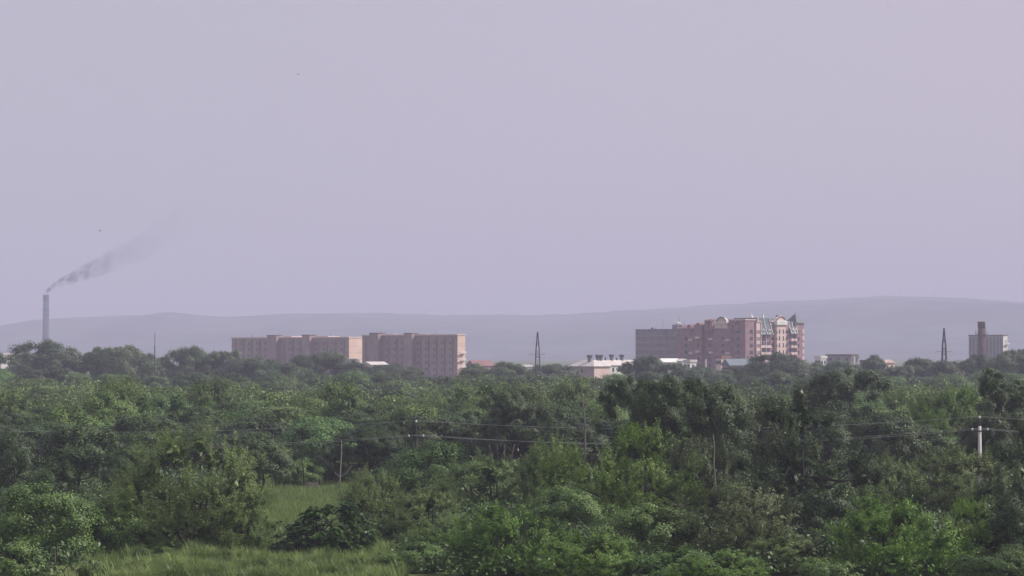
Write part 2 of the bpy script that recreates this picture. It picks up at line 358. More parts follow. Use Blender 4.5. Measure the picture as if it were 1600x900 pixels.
# ------------------------------------------------------------------ ornate brick apartment house
def ornate():
    D = 1140.0; fr = Frame(1164, D)
    t = empty('apartment_house', tuple(fr.P), 'ornate red brick and cream apartment house with turrets and mansard roofs', 'apartment house')
    zb = lambda py, b: Z(py, fr.Db(b)); za = lambda py, a: Z(py, fr.Da(a))
    A = fr.A; Bq = fr.Bq
    DEP = 14.0
    La = A(1254.5)
    # shaded wing, from the corner to the far left
    secs = [(1164, 1146, 512, M_BRICK, 0.0), (1146, 1118, 513, M_BRICK, .9), (1118, 1100, 511, M_BRICK, 0.0), (1100, 1087, 508.5, M_BRICK, 1.2),
            (1087, 1058, 513, M_BRICK, 0.2), (1058, 993, 515.5, M_GREYW, 0.0)]
    for p0, p1, yt, m, pro in secs:
        b0, b1 = Bq(p0), Bq(p1); z = zb(yt, b0)
        w = B(fr).box(-pro, DEP, b0 + .003, b1, -.3, z).build('wing_wall', m, t)
        B(fr).box(-pro - .3, DEP + .2, b0 + .01, b1 - .01, z + .003, z + .45).build('cornice', M_CREAM if m is M_BRICK else M_GREYW, w)
        # windows: one part per storey band of the section
        n = max(1, int((b1 - b0) / 5.5)); ns = int((z - 3) / 3.0)
        for s_ in range(ns):
            z0 = 2.2 + s_ * 3.0
            if m is M_GREYW:
                B(fr).box(-.06, .04, b0 + .6, b1 - .6, z0 + .1, z0 + 1.5).build('window_band', M_LOGG, t); continue
            for k in range(n):
                b = b0 + (b1 - b0) * (k + .5) / n
                B(fr).box(-pro - .06, -pro + .04, b - .75, b + .75, z0, z0 + 1.5).build('window', M_GLASS, t)
        if m is M_GREYW:
            for s_ in range(1, ns + 1):
                B(fr).box(-.18, .02, b0, b1 - .05, 1.2 + s_ * 3.0, 1.2 + s_ * 3.0 + .35).build('string_course', M_PINK, w)
            for k in range(1, n, 3):
                b = b0 + (b1 - b0) * k / n
                B(fr).box(-.35, .02, b - .2, b + .2, 0, z - .3).build('pilaster', M_GREYW, w)
        else:
            for k in range(0, n + 1, 2):
                b = min(max(b0 + (b1 - b0) * k / n, b0 + .3), b1 - .3)
                B(fr).box(-pro - .7, -pro + .02, b - .35, b + .35, 0, z - .3).build('pilaster', M_BRICK, w)
                if k < n:
                    b_ = b + .6; B(fr).box(-pro - .9, -pro + .02, b_, b_ + 2.4, z * .55, z * .55 + 1.0).build('balcony', M_CREAM, t)
                    B(fr).box(-pro - .9, -pro + .02, b_, b_ + 2.4, z * .78, z * .78 + 1.0).build('balcony', M_CREAM, t)
    # roof features of the shaded wing
    b = Bq(1048); z = zb(515.5, Bq(1058))
    B(fr).box(4, 9, Bq(1056), Bq(1041), z, z + 2.4).build('plant_room', M_GREYW, t)
    dish = B(fr).lathe(2.0, Bq(1055), [(.15, z), (.15, z + 2.2), (1.1, z + 2.5), (1.3, z + 3.1), (.3, z + 3.4)], 10).build('satellite_dish', M_WHITE, t)
    B(fr).box(3, 5, Bq(1014), Bq(1010), z + .4, z + 1.2).build('roof_hatch', M_GREYW, t)
    for p, h in [(1029, 5.5), (1054, 6.5), (1062, 4)]:
        B(fr).tube([(3, Bq(p), z), (3, Bq(p), z + h)], .07, 4).build('aerial', M_STEEL, t)
    for p in (1066, 1070, 1076):
        B(fr).box(.2, 1.3, Bq(p + 1.2), Bq(p), zb(513, Bq(p)), zb(508.5, Bq(p))).build('chimney', M_BRICK, t)
    g = B(fr).gable(2, 12, Bq(1087), Bq(1071), zb(513, Bq(1087)), zb(508, Bq(1080)), 'b').build('gabled_roof', M_ROOFR, t)
    B(fr).box(-.8, 8, Bq(1116), Bq(1102.5), zb(511, Bq(1116)), zb(501.5, Bq(1116))).build('attic_block', M_GREYW, t)
    B(fr).box(-1.1, 8.3, Bq(1116.3), Bq(1102.2), zb(501.5, Bq(1116)) + .003, zb(500.7, Bq(1116))).build('attic_cornice', M_SLATE, t)
    for p0, p1, yt in ((1098, 1090, 504), (1083, 1077, 507), (1116, 1111, 498), (1147, 1141, 506.5), (1158, 1151, 501), (1110, 1105, 499)):
        b0, b1 = Bq(p0), Bq(p1); zz = zb(512, b0); zt = zb(yt, b0); b0, b1 = min(b0, b1), max(b0, b1)
        B(fr).box(-1.6, 3, b0, b1, zz - 1.5, (zz + zt) / 2).build('gable_wall', M_BRICK, t)
        B(fr).gable(-1.7, 3, b0 - .1, b1 + .1, (zz + zt) / 2 + .003, zt, 'a').build('gable_roof', M_ROOFR, t)
    # arched gable on the shaded wing
    def arch_gable(c0, c1, base, top, along, off, mat, ring):
        n = 12; mb = B(fr); mid = (c0 + c1) / 2; hw = abs(c1 - c0) / 2; vs = []
        for q in (off, off + 2.0):
            for i in range(n + 1):
                th = math.pi * i / n; cc = mid + hw * math.cos(th); zz = base + (top - base) * math.sin(th)
                vs.append((q, cc, zz) if along == 'b' else (cc, q, zz))
        fs = [tuple(range(n + 1)), tuple(reversed(range(n + 1, 2 * n + 2)))]
        for i in range(n): fs.append((i, i + 1 + 0, n + 2 + i, n + 1 + i))
        fs.append((0, n + 1, 2 * n + 1, n))
        mb.add(vs, fs); g = mb.build('arched_gable', mat, t)
        mb = B(fr)
        pts = []
        for i in range(n + 1):
            th = math.pi * i / n; cc = mid + (hw + .1) * math.cos(th); zz = base + (top - base + .1) * math.sin(th)
            pts.append((off - .1, cc, zz) if along == 'b' else (cc, off - .1, zz))
        mb.tube(pts, .28, 5).build('arch_rim', ring, g)
    b0, b1 = Bq(1139), Bq(1120); zz = zb(505.5, b0)
    B(fr).box(-1.0, 6, b0, b1, zb(513, b0), zz).build('attic_block', M_CREAM, t)
    B(fr).box(-1.4, 6.3, b0 - .4, b1 + .4, zz + .003, zz + .5).build('attic_cornice', M_WHITE, t)
    arch_gable(Bq(1136), Bq(1122.5), zz + .5, zb(496, b0), 'b', -.9, M_CREAM, M_SLATE)
    B(fr).frustum(.2, 12, Bq(1161), Bq(1145), zb(512, Bq(1161)), zb(505.5, Bq(1161)), 2.2, 2.2).build('mansard_roof', M_SLATE, t)
    # corner tower, brick, in shade and sun
    a1 = A(1177.5); zt = za(500.5, 0)
    w = B(fr).box(-1.0, a1, -1.0, DEP * .6, -.3, zt).build('corner_tower', M_BRICK, t)
    B(fr).box(-1.3, a1 + .2, -1.3, DEP * .6 + .3, zt + .003, zt + .5).build('tower_cornice', M_CREAM, w)
    for z0 in np.arange(2, zt - 4, 3.0):
        B(fr).box(a1 * .35, a1 * .7, -1.06, -.95, z0, z0 + 1.6).build('window', M_GLASS, t)
        B(fr).box(-1.06, -.95, 2.2, 3.8, z0, z0 + 1.6).build('window', M_GLASS, t)
    # sunlit wing
    def sec(p0, p1, yt, m, pro, name='wing_wall', cor=M_CREAM):
        a0, a1 = A(p0), A(p1); z = za(yt, (a0 + a1) / 2)
        w = B(fr).box(a0 + .003, a1, -pro, DEP, -.3, z).build(name, m, t)
        if cor: B(fr).box(a0 + .01, a1 - .01, -pro - .3, DEP + .2, z + .003, z + .45).build('cornice', cor, w)
        return a0, a1, z, w
    a0, a1, z, w = sec(1177.5, 1184.5, 503, M_CREAM, 1.6)
    for z0 in np.arange(2, z - 3, 3.0):
        B(fr).box(a0 + .35, a1 - .35, -1.66, -1.55, z0, z0 + 1.5).build('window', M_BRICK, t)
    B(fr).box(a1 - .25, a1 - .003, -1.9, -1.6, 0, z).build('pilaster', M_WHITE, t)
    a0, a1, z, w = sec(1184.5, 1203, 523, M_BRICK, 0.0, cor=None)
    # curved mansard over this bay
    def mansard(a0, a1, z0, z1, out=1.8):
        prof = [(-out, z0), (-out * .55, z0 + (z1 - z0) * .28), (-.1, z0 + (z1 - z0) * .62), (.5, z1)]
        vs = []; n = len(prof)
        for a in (a0, a1):
            for q, zz in prof: vs.append((a, q, zz))
            vs.append((a, DEP - .2, z1)); vs.append((a, DEP - .2, z0))
        k = n + 2
        fs = [(i, i + 1, i + 1 + k, i + k) for i in range(k - 1)] + [(k - 1, 0, k, 2 * k - 1), tuple(reversed(range(k))), tuple(range(k, 2 * k))]
        mr = B(fr).add(vs, fs).build('mansard_roof', M_SLATE, t)
        m_ = (a0 + a1) / 2
        for a in (a0 + .05, m_, a1 - .1):
            B(fr).tube([(a, q - .12, zz + .1) for q, zz in prof], .22, 5).build('roof_rib', M_WHITE, mr)
        for a in ((a0 + m_) / 2, (a1 + m_) / 2):
            dr = B(fr).box(a - .7, a + .7, -out * .9, 1.0, z0 + .4, z0 + 2.4).build('dormer', M_WHITE, mr)
            B(fr).box(a - .4, a + .4, -out * .9 - .05, -out * .9 + .05, z0 + .8, z0 + 2.0).build('dormer_window', M_GLASS, dr)
    mansard(a0, a1, z, za(496.5, a0))
    for s_ in range(7):
        zz = 1.8 + s_ * 3.0
        if zz + 3 > z: break
        for a in (a0 + .4, (a0 + a1) / 2 + .2):
            wdt = (a1 - a0) / 2 - .7
            bb = B(fr).box(a, a + wdt, -1.3, -.01, zz, zz + 1.1).build('balcony', M_CREAM, t)
            B(fr).box(a + .2, a + wdt - .2, -.06, .02, zz + 1.15, zz + 2.6).build('balcony_window', M_GLASS, bb)
    B(fr).box(a0 + .01, a0 + .35, -1.4, -.01, 0, z).build('pilaster', M_WHITE, t)
    B(fr).tube([((a0 + a1) / 2 + .05, -1.2, 0), ((a0 + a1) / 2 + .05, -1.2, z)], .15, 6).build('column', M_WHITE, t)
    a0, a1, z, w = sec(1203, 1209.5, 503, M_BRICK, 0.3)
    for z0 in np.arange(2, z - 3, 3.0):
        B(fr).box(a0 + .5, a1 - .5, -.36, -.25, z0, z0 + 1.6).build('window', M_GLASS, t)
        B(fr).box(a0 + .1, a1 - .1, -.42, -.28, z0 - .35, z0 - .05).build('sill_band', M_CREAM, w)
    a0, a1, z, w = sec(1209.5, 1223.5, 502, M_CREAM, 1.6, 'cream_tower', M_WHITE)
    B(fr).box(a0 - .5, a1 + .5, -2.2, 3, z - 1.6, z - .003).build('tower_crown', M_WHITE, w)
    arch_gable(a0 + .6, a1 - .6, z + .45, za(495, a0), 'a', -1.5, M_CREAM, M_BRICK)
    for z0 in np.arange(2, z - 3.5, 3.0):
        for fa in (.28, .72):
            a = a0 + (a1 - a0) * fa; B(fr).box(a - .38, a + .38, -1.66, -1.55, z0, z0 + 1.9).build('window', M_GLASS, t)
        B(fr).box(a0 - .04, a0 + .3, -1.7, -1.2, z0 + .1, z0 + 1.2).build('quoin', M_BRICK, w)
        B(fr).box(a1 - .3, a1 + .04, -1.7, -1.2, z0 + .1, z0 + 1.2).build('quoin', M_BRICK, w)
    a0, a1, z, w = sec(1223.5, 1232.5, 503.5, M_BRICK, 0.2)
    for z0 in np.arange(2, z - 3, 3.0):
        B(fr).box(a0 + 1.0, a1 - 1.0, -.26, -.15, z0, z0 + 1.6).build('window', M_GLASS, t)
        B(fr).box(a0 + .1, a1 - .1, -.32, -.18, z0 - .35, z0 - .05).build('sill_band', M_CREAM, w)
    a0, a1, z, w = sec(1232.5, 1243, 522, M_BRICK, 0.0, cor=None)
    mansard(a0, a1, z, za(503, a0), 1.5)
    for s_ in range(7):
        zz = 1.8 + s_ * 3.0
        if zz + 3 > z: break
        wdt = (a1 - a0) / 2 - .5
        for a in (a0 + .2, (a0 + a1) / 2 + .2):
            bb = B(fr).box(a, a + wdt, -1.3, -.01, zz, zz + 1.1).build('balcony', M_CREAM, t)
            B(fr).box(a + .2, a + wdt - .2, -.06, .02, zz + 1.15, zz + 2.6).build('balcony_window', M_GLASS, bb)
    a0, a1, z, w = sec(1243, 1254.5, 506, M_BRICK, 0.6, 'corner_turret')
    for z0 in np.arange(2, z - 3, 3.0):
        B(fr).box(a0 + .8, a0 + 1.9, -.66, -.55, z0, z0 + 1.6).build('window', M_GLASS, t)
        B(fr).box(a1 - 1.2, a1 + .03, -.72, .4, z0 + .2, z0 + 2.2).build('quoin', M_CREAM, w)
    hw = (a1 - a0) / 2 + .8; am = (a0 + a1) / 2
    sp = B(fr).add([(am - hw, -1.2, z + .45), (am + hw, -1.2, z + .45), (am + hw, 2 * hw - 1.2, z + .45), (am - hw, 2 * hw - 1.2, z + .45), (am, hw - 1.2, za(489.5, am))],
              [(0, 1, 4), (1, 2, 4), (2, 3, 4), (3, 0, 4), (0, 3, 2, 1)]).build('spire', M_SLATE, t)
    B(fr).tube([(am, hw - 1.2, za(490, am)), (am, hw - 1.2, za(486.5, am))], .08, 4).build('finial', M_STEEL, sp)
    # roof plane linking the towers with small ridge turrets
    B(fr).gable(A(1186), A(1250), 4, DEP, za(502, 5), za(496.5, 5), 'a').build('ridge_roof', M_SLATE, t)
    zr = za(497, 5)
    for p in (1188, 1228):
        a = A(p); B(fr).lathe(a, 5, [(.9, zr - 2), (1.0, zr), (.9, zr + .5), (.5, zr + 1.2), (.05, zr + 2.0)], 8).build('ridge_turret', M_WHITE if p == 1188 else M_SLATE, t)
    B(fr).box(A(1192), A(1202), 3.5, 4.5, za(499, 5), za(496.6, 5)).build('roof_screen', M_GREYW, t)
    for p in (1207, 1234):
        a = A(p); B(fr).box(a - .35, a + .35, 5, 5.7, zr - 2, zr + 1.6).build('chimney', M_WHITE, t)
ornate()

# ------------------------------------------------------------------ low buildings of the town
def low_building(name, px_near, D, px_end, px_far, y_eave, y_ridge, mw, mr, label, cat='house', roof='gable_b', wins=3, group='low town buildings among the trees'):
    fr = Frame(px_near, D); La = max(fr.A(px_end), 3.0); Lb = max(fr.Bq(px_far), 3.0); He = Z(y_eave, D); Hr = Z(y_ridge, D)
    t = empty(name, tuple(fr.P), label, cat, group)
    B(fr).box(0, La, 0, Lb, -.3, He).build('wall', mw, t)
    if name == 'hipped_house': B(fr).box(.15, La - .15, -.03, -.003, 0, He - .1).build('sun_tint_end_wall', M_CREAM, t)  # cream plate added over the darker wall to paint in the sunlit end
    if roof == 'flat':
        B(fr).box(-.3, La + .3, -.3, Lb + .3, He + .003, max(Hr, He + .3)).build('roof', mr, t)
    elif roof == 'hip':
        i = min(La, Lb) * .48
        B(fr).frustum(-.6, La + .6, -.6, Lb + .6, He + .003, Hr, i, i).build('roof', mr, t)
    else:
        B(fr).gable(-.5, La + .5, -.5, Lb + .5, He + .003, Hr, roof[-1]).build('roof', mr, t)
    for k in range(wins):
        a = La * (k + .5) / wins; B(fr).box(a - .55, a + .55, -.09, .03, He - 2.4, He - .9).build('window', M_GLASS, t)
    for k in range(wins + 1):
        b = Lb * (k + .5) / (wins + 1); B(fr).box(-.05, .03, b - .55, b + .55, He - 2.4, He - .9).build('window', M_GLASS, t)
    return t, fr, La, Lb, He, Hr
low_building('white_block', 2, 1300, 24, -60, 555, 551.5, M_WHITE, M_ROOFL, 'white low block at the left edge, half hidden by the tallest tree', 'building', 'flat', 5)
low_building('annex', 546, 1172, 562, 530, 562, 560.5, M_WHITE, M_WHITE, 'low white annex under the sunlit end wall of the left slab', 'annex', 'flat', 3)
low_building('pale_house', 580, 1090, 606, 566, 570, 565, M_CREAM, M_ROOFL, 'pale house glimpsed through branches between the two slabs', 'house', 'gable_a', 3)
low_building('brown_roofed_hall', 742, 1240, 772, 728, 572, 563, M_BRICK, M_ROOFR, 'low hall with a purplish brown roof right of the taller slab', 'hall', 'gable_a', 4)
low_building('white_shed', 824, 990, 833, 817, 573, 570, M_WHITE, M_WHITE, 'small white shed left of the left lattice mast', 'shed', 'gable_b', 1)
th, fr, La, Lb, He, Hr = low_building('hipped_house', 928, 985, 953, 890, 572.5, 562.5, M_PINK, M_ROOFL, 'low house with pale hipped roof and a bright sunlit end wall', 'house', 'hip', 0)
M_FLUE = mat_plain('flue_grey', (.16, .15, .17), .9)
def flue(fr, a, b, z0, z1, r, cap, parent):
    w = B(fr).box(a - r, a + r, b - r, b + r, z0, z1 - .6).build('chimney', M_STEEL if not cap else M_FLUE, parent)
    if cap:
        B(fr).frustum(a - r * 1.05, a + r * 1.05, b - r * 1.05, b + r * 1.05, z1 - 1.1, z1 - .5, -r * .4, -r * .4).build('chimney_neck', M_STEEL, w)
        B(fr).box(a - r * 1.55, a + r * 1.55, b - r * 1.55, b + r * 1.55, z1 - .49, z1).build('chimney_cap', M_STEEL, w)
flue(fr, La * .3, fr.Bq(909) * .75, Hr - 3, Z(554.8, 990), .5, True, th)
t2, fr2, La2, Lb2, He2, Hr2 = low_building('long_roofed_house', 940, 1012, 1011, 925, 571, 562.5, M_WHITE, M_ROOFL, 'long pale roofed house behind the hipped one, row of capped chimneys', 'house', 'gable_a', 6)
for p, y, cap in [(926.5, 557, 0), (936.5, 554.5, 1), (942.2, 556, 0), (950, 554.5, 1), (957.5, 556, 0), (967, 554, 1), (983, 554.3, 1), (975, 557, 0)]:
    flue(fr2, max(fr2.A(p) - 1.5, .5), Lb2 / 2, Hr2 - 1.5, Z(y, 1018), .45 if cap else .22, cap, t2)
low_building('white_roofed_house', 1036, 1060, 1062, 1030, 566, 560, M_WHITE, M_WHITE, 'white house with a low gable under the grey wing of the ornate block', 'house', 'gable_a', 3)
low_building('white_garage', 1066, 1050, 1070, 1063, 564, 560.5, M_WHITE, M_WHITE, 'tiny white gabled hut right of the white gabled house', 'hut', 'gable_b', 1)
low_building('white_garage', 1078, 1045, 1088, 1074, 566, 562, M_WHITE, M_ROOFL, 'white garage with low grey roof below the brick pilasters', 'garage', 'flat', 1)
low_building('stepped_house', 1127, 1090, 1141, 1121, 560, 555.5, M_CREAM, M_ROOFR, 'small pinkish house with rusty roof left of the blue roofed hall', 'house', 'flat', 2)
low_building('blue_roofed_hall', 1140, 1040, 1184, 1128, 571, 560.5, M_GREYW, M_ROOFB, 'wide hall with a blue grey sheet roof under the ornate block', 'hall', 'gable_a', 4)
low_building('white_block', 1282, 1120, 1291, 1277, 560, 556, M_WHITE, M_WHITE, 'little white block right of the spired turret', 'building', 'flat', 2)
low_building('grey_flat_building', 1330, 1130, 1341, 1291, 556, 553.5, M_GREYW, M_JOINT, 'grey flat roofed building between the turret and the right hand mast', 'building', 'flat', 2)
low_building('grey_shed', 1352, 1050, 1357, 1342, 565, 562.5, M_GREYW, M_STEEL, 'dark grey shed beside the slender white flue', 'shed', 'flat', 1)
low_building('pinkish_house', 1383, 1050, 1397, 1377, 567, 562, M_CREAM, M_CREAM, 'pinkish cream house right of the bushy skyline tree', 'house', 'gable_b', 2)
low_building('white_block', 1503, 1200, 1511, 1498, 565, 562, M_WHITE, M_WHITE, 'small white block left of the brick chimney', 'building', 'flat', 1)
def white_flue(px, D, y, label):
    o = empty('white_flue', (X(px, D), D, 0), label, 'chimney', 'slender white flues')
    zt = Z(y, D); MB().lathe(0, 0, [(.35, 0), (.3, zt)], 10).build('shaft', M_WHITE, o); MB().lathe(0, 0, [(.42, zt + .003), (.42, zt + .3)], 10).build('cap', M_STEEL, o)
white_flue(1341.3, 1030, 559.5, 'slender white flue right of the grey flat roofed building')
white_flue(1334, 1080, 555.5, 'short white flue on the right end of the grey building')
white_flue(1102.5, 1040, 561, 'thin white flue left of the blue roofed hall')

# grey panel block and brick chimney at the right
def right_block():
    D = 1300; fr = Frame(1567, D); La = fr.A(1574); Lb = fr.Bq(1513.5); H = Z(524.5, D)
    t = empty('grey_block', tuple(fr.P), 'grey panel block with a bright narrow end wall behind the brick chimney', 'apartment block')
    mg = mat_plain('pale_grey_panel', (.36, .36, .41), .9, (.30, .30, .35))
    B(fr).box(0, La, 0, Lb, -.3, H).build('wall', mg, t)
    B(fr).box(-.25, La + .25, -.25, Lb + .25, H + .003, H + .45).build('cornice', M_JOINT, t)
    B(fr).box(.1, La - .1, -.06, -.003, 0, H).build('end_panel', M_WHITE, t)
    for k in range(10):
        b = Lb * (k + .5) / 10
        B(fr).box(-.08, .03, b - .5, b + .5, 1, H - 1).build('window_strip', M_LOGG, t)
    for z0 in (H - 4.5, H - 7.5): balcony(fr, t, La * .35, z0)
    for b in (Lb * .86, Lb * .62):
        B(fr).tube([(2, b, H + .4), (2, b, H + 3.2)], .08, 4).build('aerial', M_STEEL, t)
right_block()
def brick_chimney():
    D = 1200; H = Z(502.5, D)
    o = empty('brick_chimney', (X(1533.5, D), D, 0), 'stout red brick chimney in front of the grey block', 'chimney')
    MB().lathe(0, 0, [(2.1, -.3), (1.6, H - 3)], 20).build('shaft', M_DBRICK, o, True)
    MB().lathe(0, 0, [(1.72, H - 2.997), (1.8, H - .4), (1.75, H)], 20).build('crown', M_DBRICK, o, True)
    zz = Z(522.5, D); pf = MB().lathe(0, 0, [(1.55, zz), (2.9, zz + .05), (2.9, zz + .25), (1.55, zz + .26)], 16).build('platform', M_STEEL, o)
    mb = MB()
    for i in range(8):
        th = i * math.pi / 4; mb.tube([(2.8 * math.cos(th), 2.8 * math.sin(th), zz + .2), (2.8 * math.cos(th), 2.8 * math.sin(th), zz + 1.3)], .05, 4)
    mb.tube([(2.8 * math.cos(i * math.pi / 8), 2.8 * math.sin(i * math.pi / 8), zz + 1.3) for i in range(17)], .05, 4); mb.build('railing', M_STEEL, pf)
    mb = MB()
    for s_ in (-.3, .3): mb.tube([(2.05, s_ - .6, 0), (1.75, s_ - .6, H - 3)], .05, 4)
    for k in range(30): mb.tube([(2.02 - k * .01, -.9, k * .85), (2.02 - k * .01, -.3, k * .85)], .03, 4)
    mb.build('ladder', M_STEEL, o)
brick_chimney()

def tall_stack():
    D = 3500; H = Z(460.5, D)
    o = empty('smokestack', (X(71.8, D), D, 0), 'very tall pale grey power plant chimney trailing smoke', 'chimney')
    MB().lathe(0, 0, [(5.6, -.5), (4.6, H * .4), (3.7, H - 5)], 20).build('shaft', M_STACK, o, True)
    MB().lathe(0, 0, [(3.9, H - 4.997), (3.9, H)], 20).build('crown', mat_plain('stack_soot', (.10, .10, .12), .9), o, True)
    for f in (.55, .78, .92):
        z = H * f; MB().lathe(0, 0, [(4.1, z), (5.0, z + .3), (5.0, z + 1.0), (4.1, z + 1.1)], 16).build('gallery', M_STACK, o)
    # smoke: a drifting plume, one body of vapour
    path = [(72, 459, 2.6), (75, 453, 3.2), (82, 447, 4.2), (94, 441, 5.8), (112, 434, 8), (132, 424, 10.5), (156, 414, 13), (182, 402, 15), (208, 390, 17), (236, 374, 18), (262, 352, 19), (284, 326, 15)]
    base = Vector((X(72, D), D, H)); mb = MB()
    mb.tube([(X(p, D) - base.x, k * 3.0, Z(q, D) - base.z) for k, (p, q, r) in enumerate(path)], [r for _, _, r in path], 14)
    m = bpy.data.materials.new('smoke_vapour'); m.use_nodes = True; nt = m.node_tree; nt.nodes.clear()
    out = nd(nt, 'ShaderNodeOutputMaterial'); v = nd(nt, 'ShaderNodeVolumePrincipled'); v.inputs['Color'].default_value = (.24, .23, .27, 1)
    tc = nd(nt, 'ShaderNodeTexCoord'); sp = nd(nt, 'ShaderNodeSeparateXYZ')
    nz = nd(nt, 'ShaderNodeTexNoise'); nz.inputs['Scale'].default_value = .11; nz.inputs['Detail'].default_value = 4
    r1 = nd(nt, 'ShaderNodeMapRange'); r1.inputs['From Min'].default_value = .45; r1.inputs['From Max'].default_value = .64; r1.inputs['To Min'].default_value = .06; r1.inputs['To Max'].default_value = 1.0
    r2 = nd(nt, 'ShaderNodeValToRGB'); e = r2.color_ramp.elements
    e[0].position = 0; e[0].color = (1, 1, 1, 1); e[1].position = 1; e[1].color = (0, 0, 0, 1)
    x = e.new(.08); x.color = (.7, .7, .7, 1); x = e.new(.25); x.color = (.24, .24, .24, 1); x = e.new(.45); x.color = (.06, .06, .06, 1); x = e.new(.75); x.color = (.02, .02, .02, 1)
    mm = nd(nt, 'ShaderNodeMath', operation='MULTIPLY'); m2 = nd(nt, 'ShaderNodeMath', operation='MULTIPLY'); m2.inputs[1].default_value = .42
    L = nt.links.new
    L(tc.outputs['Generated'], sp.inputs[0]); L(sp.outputs[0], r2.inputs[0]); L(tc.outputs['Object'], nz.inputs[0]); L(nz.outputs[0], r1.inputs[0])
    L(r1.outputs[0], mm.inputs[0]); L(r2.outputs[0], mm.inputs[1]); L(mm.outputs[0], m2.inputs[0]); L(m2.outputs[0], v.inputs['Density']); L(v.outputs[0], out.inputs['Volume'])
    s = mb.build('smoke', m); s.location = base; tag(s, 'thin grey smoke drifting right from the tall chimney', 'smoke', kind='stuff')
tall_stack()

# lattice masts
def lattice(px, D, ytop, label):
    H = Z(ytop, D); o = empty('lattice_mast', (X(px, D), D, 0), label, 'pylon', 'dark lattice masts')
    hs = [0, H * .22, H * .42, H * .60, H * .74, H * .86, H * .995]; ws = [.80, .77, .72, .66, .54, .30, .08]
    cor = [(-1, -1), (1, -1), (1, 1), (-1, 1)]
    for c in cor:
        MB().tube([(c[0] * w, c[1] * w, h) for h, w in zip(hs, ws)], .19, 4).build('leg', M_STEEL, o)
    mb = MB()
    for k in range(len(hs) - 1):
        for i in range(4):
            c, d = cor[i], cor[(i + 1) % 4]
            mb.tube([(c[0] * ws[k], c[1] * ws[k], hs[k]), (d[0] * ws[k + 1], d[1] * ws[k + 1], hs[k + 1])], .05, 3)
            mb.tube([(d[0] * ws[k], d[1] * ws[k], hs[k]), (c[0] * ws[k + 1], c[1] * ws[k + 1], hs[k + 1])], .05, 3)
    mb.build('bracing', M_STEEL, o)
    for f in (.22, .60, .40):
        w = 1.0 if f < .5 else .8
        MB().box(-w, w, -w, w, H * f, H * f + .3).build('platform', M_STEEL, o)
    for s_, L_ in ((-1, 3.0), (1, 3.0)):
        a = MB().tube([(0, 0, H * .64), (s_ * L_, 0, H * .66)], .05, 4).build('cross_arm', M_STEEL, o)
        MB().tube([(s_ * L_, 0, H * .66), (s_ * L_, 0, H * .66 - 1)], .09, 5).build('insulator', M_PORC, a)
    return o
lattice(840, 900, 518.5, 'dark lattice mast between the slabs and the hipped house')
lattice(1475, 900, 512, 'dark lattice mast left of the brick chimney')
o = empty('antenna_mast', (X(242, 820), 820, 0), 'thin pole mast rising above the trees left of the long slab', 'mast')
MB().tube([(0, 0, 0), (0, 0, Z(540, 820))], .16, 6).build('mast_tube', M_STEEL, o); MB().tube([(0, 0, Z(540, 820)), (0, 0, Z(520, 820))], .09, 5).build('mast_tip', M_STEEL, o)
for px, yt, lb in ((1406, 453, 'faint mast on the highest part of the ridge'), (1459, 454, 'faint mast on the ridge right of its summit'), (665, 485, 'faint mast on the ridge above the taller slab')):
    y0 = np.interp(px, [p for p, _ in RIDGE], [q for _, q in RIDGE]); zz = Z(y0, RD)
    o = empty('ridge_mast', (X(px, RD), RD, zz - 2), lb, 'mast', 'masts on the ridge')
    MB().tube([(0, 0, 0), (0, 0, Z(yt, RD) - zz + 2)], [1.1, .6], 5).build('tower', M_STEEL, o)

# ------------------------------------------------------------------ power line
def pole(px, D, ytop, label, arm_y, rise=.0, mat=None):
    H = Z(ytop, D); o = empty('utility_pole', (X(px, D), D, 0), label, 'utility pole', 'poles of the overhead line')
    ha = Z(arm_y, D); hs = ha + rise
    MB().lathe(0, 0, [(.22, -.3), (.15, hs - .05)], 10).build('shaft', mat or M_CONC, o, True)
    MB().tube([(0, 0, hs - .048), (0, 0, H - .15)], .06, 6).build('top_rod', M_STEEL, o)
    a = MB().box(-.8, .8, -.24, -.12, ha - .02, ha + .1).build('cross_arm', M_STEEL, o)
    for s_ in (-.72, .72): MB().lathe(s_, -.18, [(.05, ha + .1), (.1, ha + .2), (.05, ha + .34)], 8).build('insulator', M_PORC, a)
    MB().lathe(0, 0, [(.06, H - .2), (.12, H - .1), (.05, H + .05)], 8).build('insulator', M_PORC, o)
    P = Vector((X(px, D), D, 0)); return [P + Vector((0, 0, H)), P + Vector((-.72, -.18, ha + .3)), P + Vector((.72, -.18, ha + .3))]
PL = pole(1530, 248, 650.5, 'concrete utility pole with steel cross arm, sunlit, at the right', 674, .55)
PM = pole(650.5, 262, 657, 'utility pole behind the bushy tree right of the clearing', 684, 0, M_BARK)
PF = pole(-230, 278, 664, 'utility pole beyond the left edge of the picture', 692)
PR = pole(2380, 236, 656, 'utility pole beyond the right edge of the picture', 680)
wn_ = ['upper wire of the overhead line', 'lower front wire of the overhead line', 'lower rear wire of the overhead line']
for (a, b, sag, wh) in ((PF, PM, .95, 'left of the pole by the clearing'), (PM, PL, 1.0, 'between the two poles in view'), (PL, PR, .9, 'right of the sunlit pole')):
    for k in range(3):
        pts = []
        for i in range(25):
            t = i / 24; p = a[k].lerp(b[k], t); p.z -= 4 * (sag + .12 * k) * t * (1 - t); pts.append(tuple(p - a[k]))
        o = MB().tube(pts, .014, 4).build('power_line', M_WIRE); o.location = a[k]
        tag(o, f'{wn_[k]} {wh}', 'wire', 'wires of the overhead line')

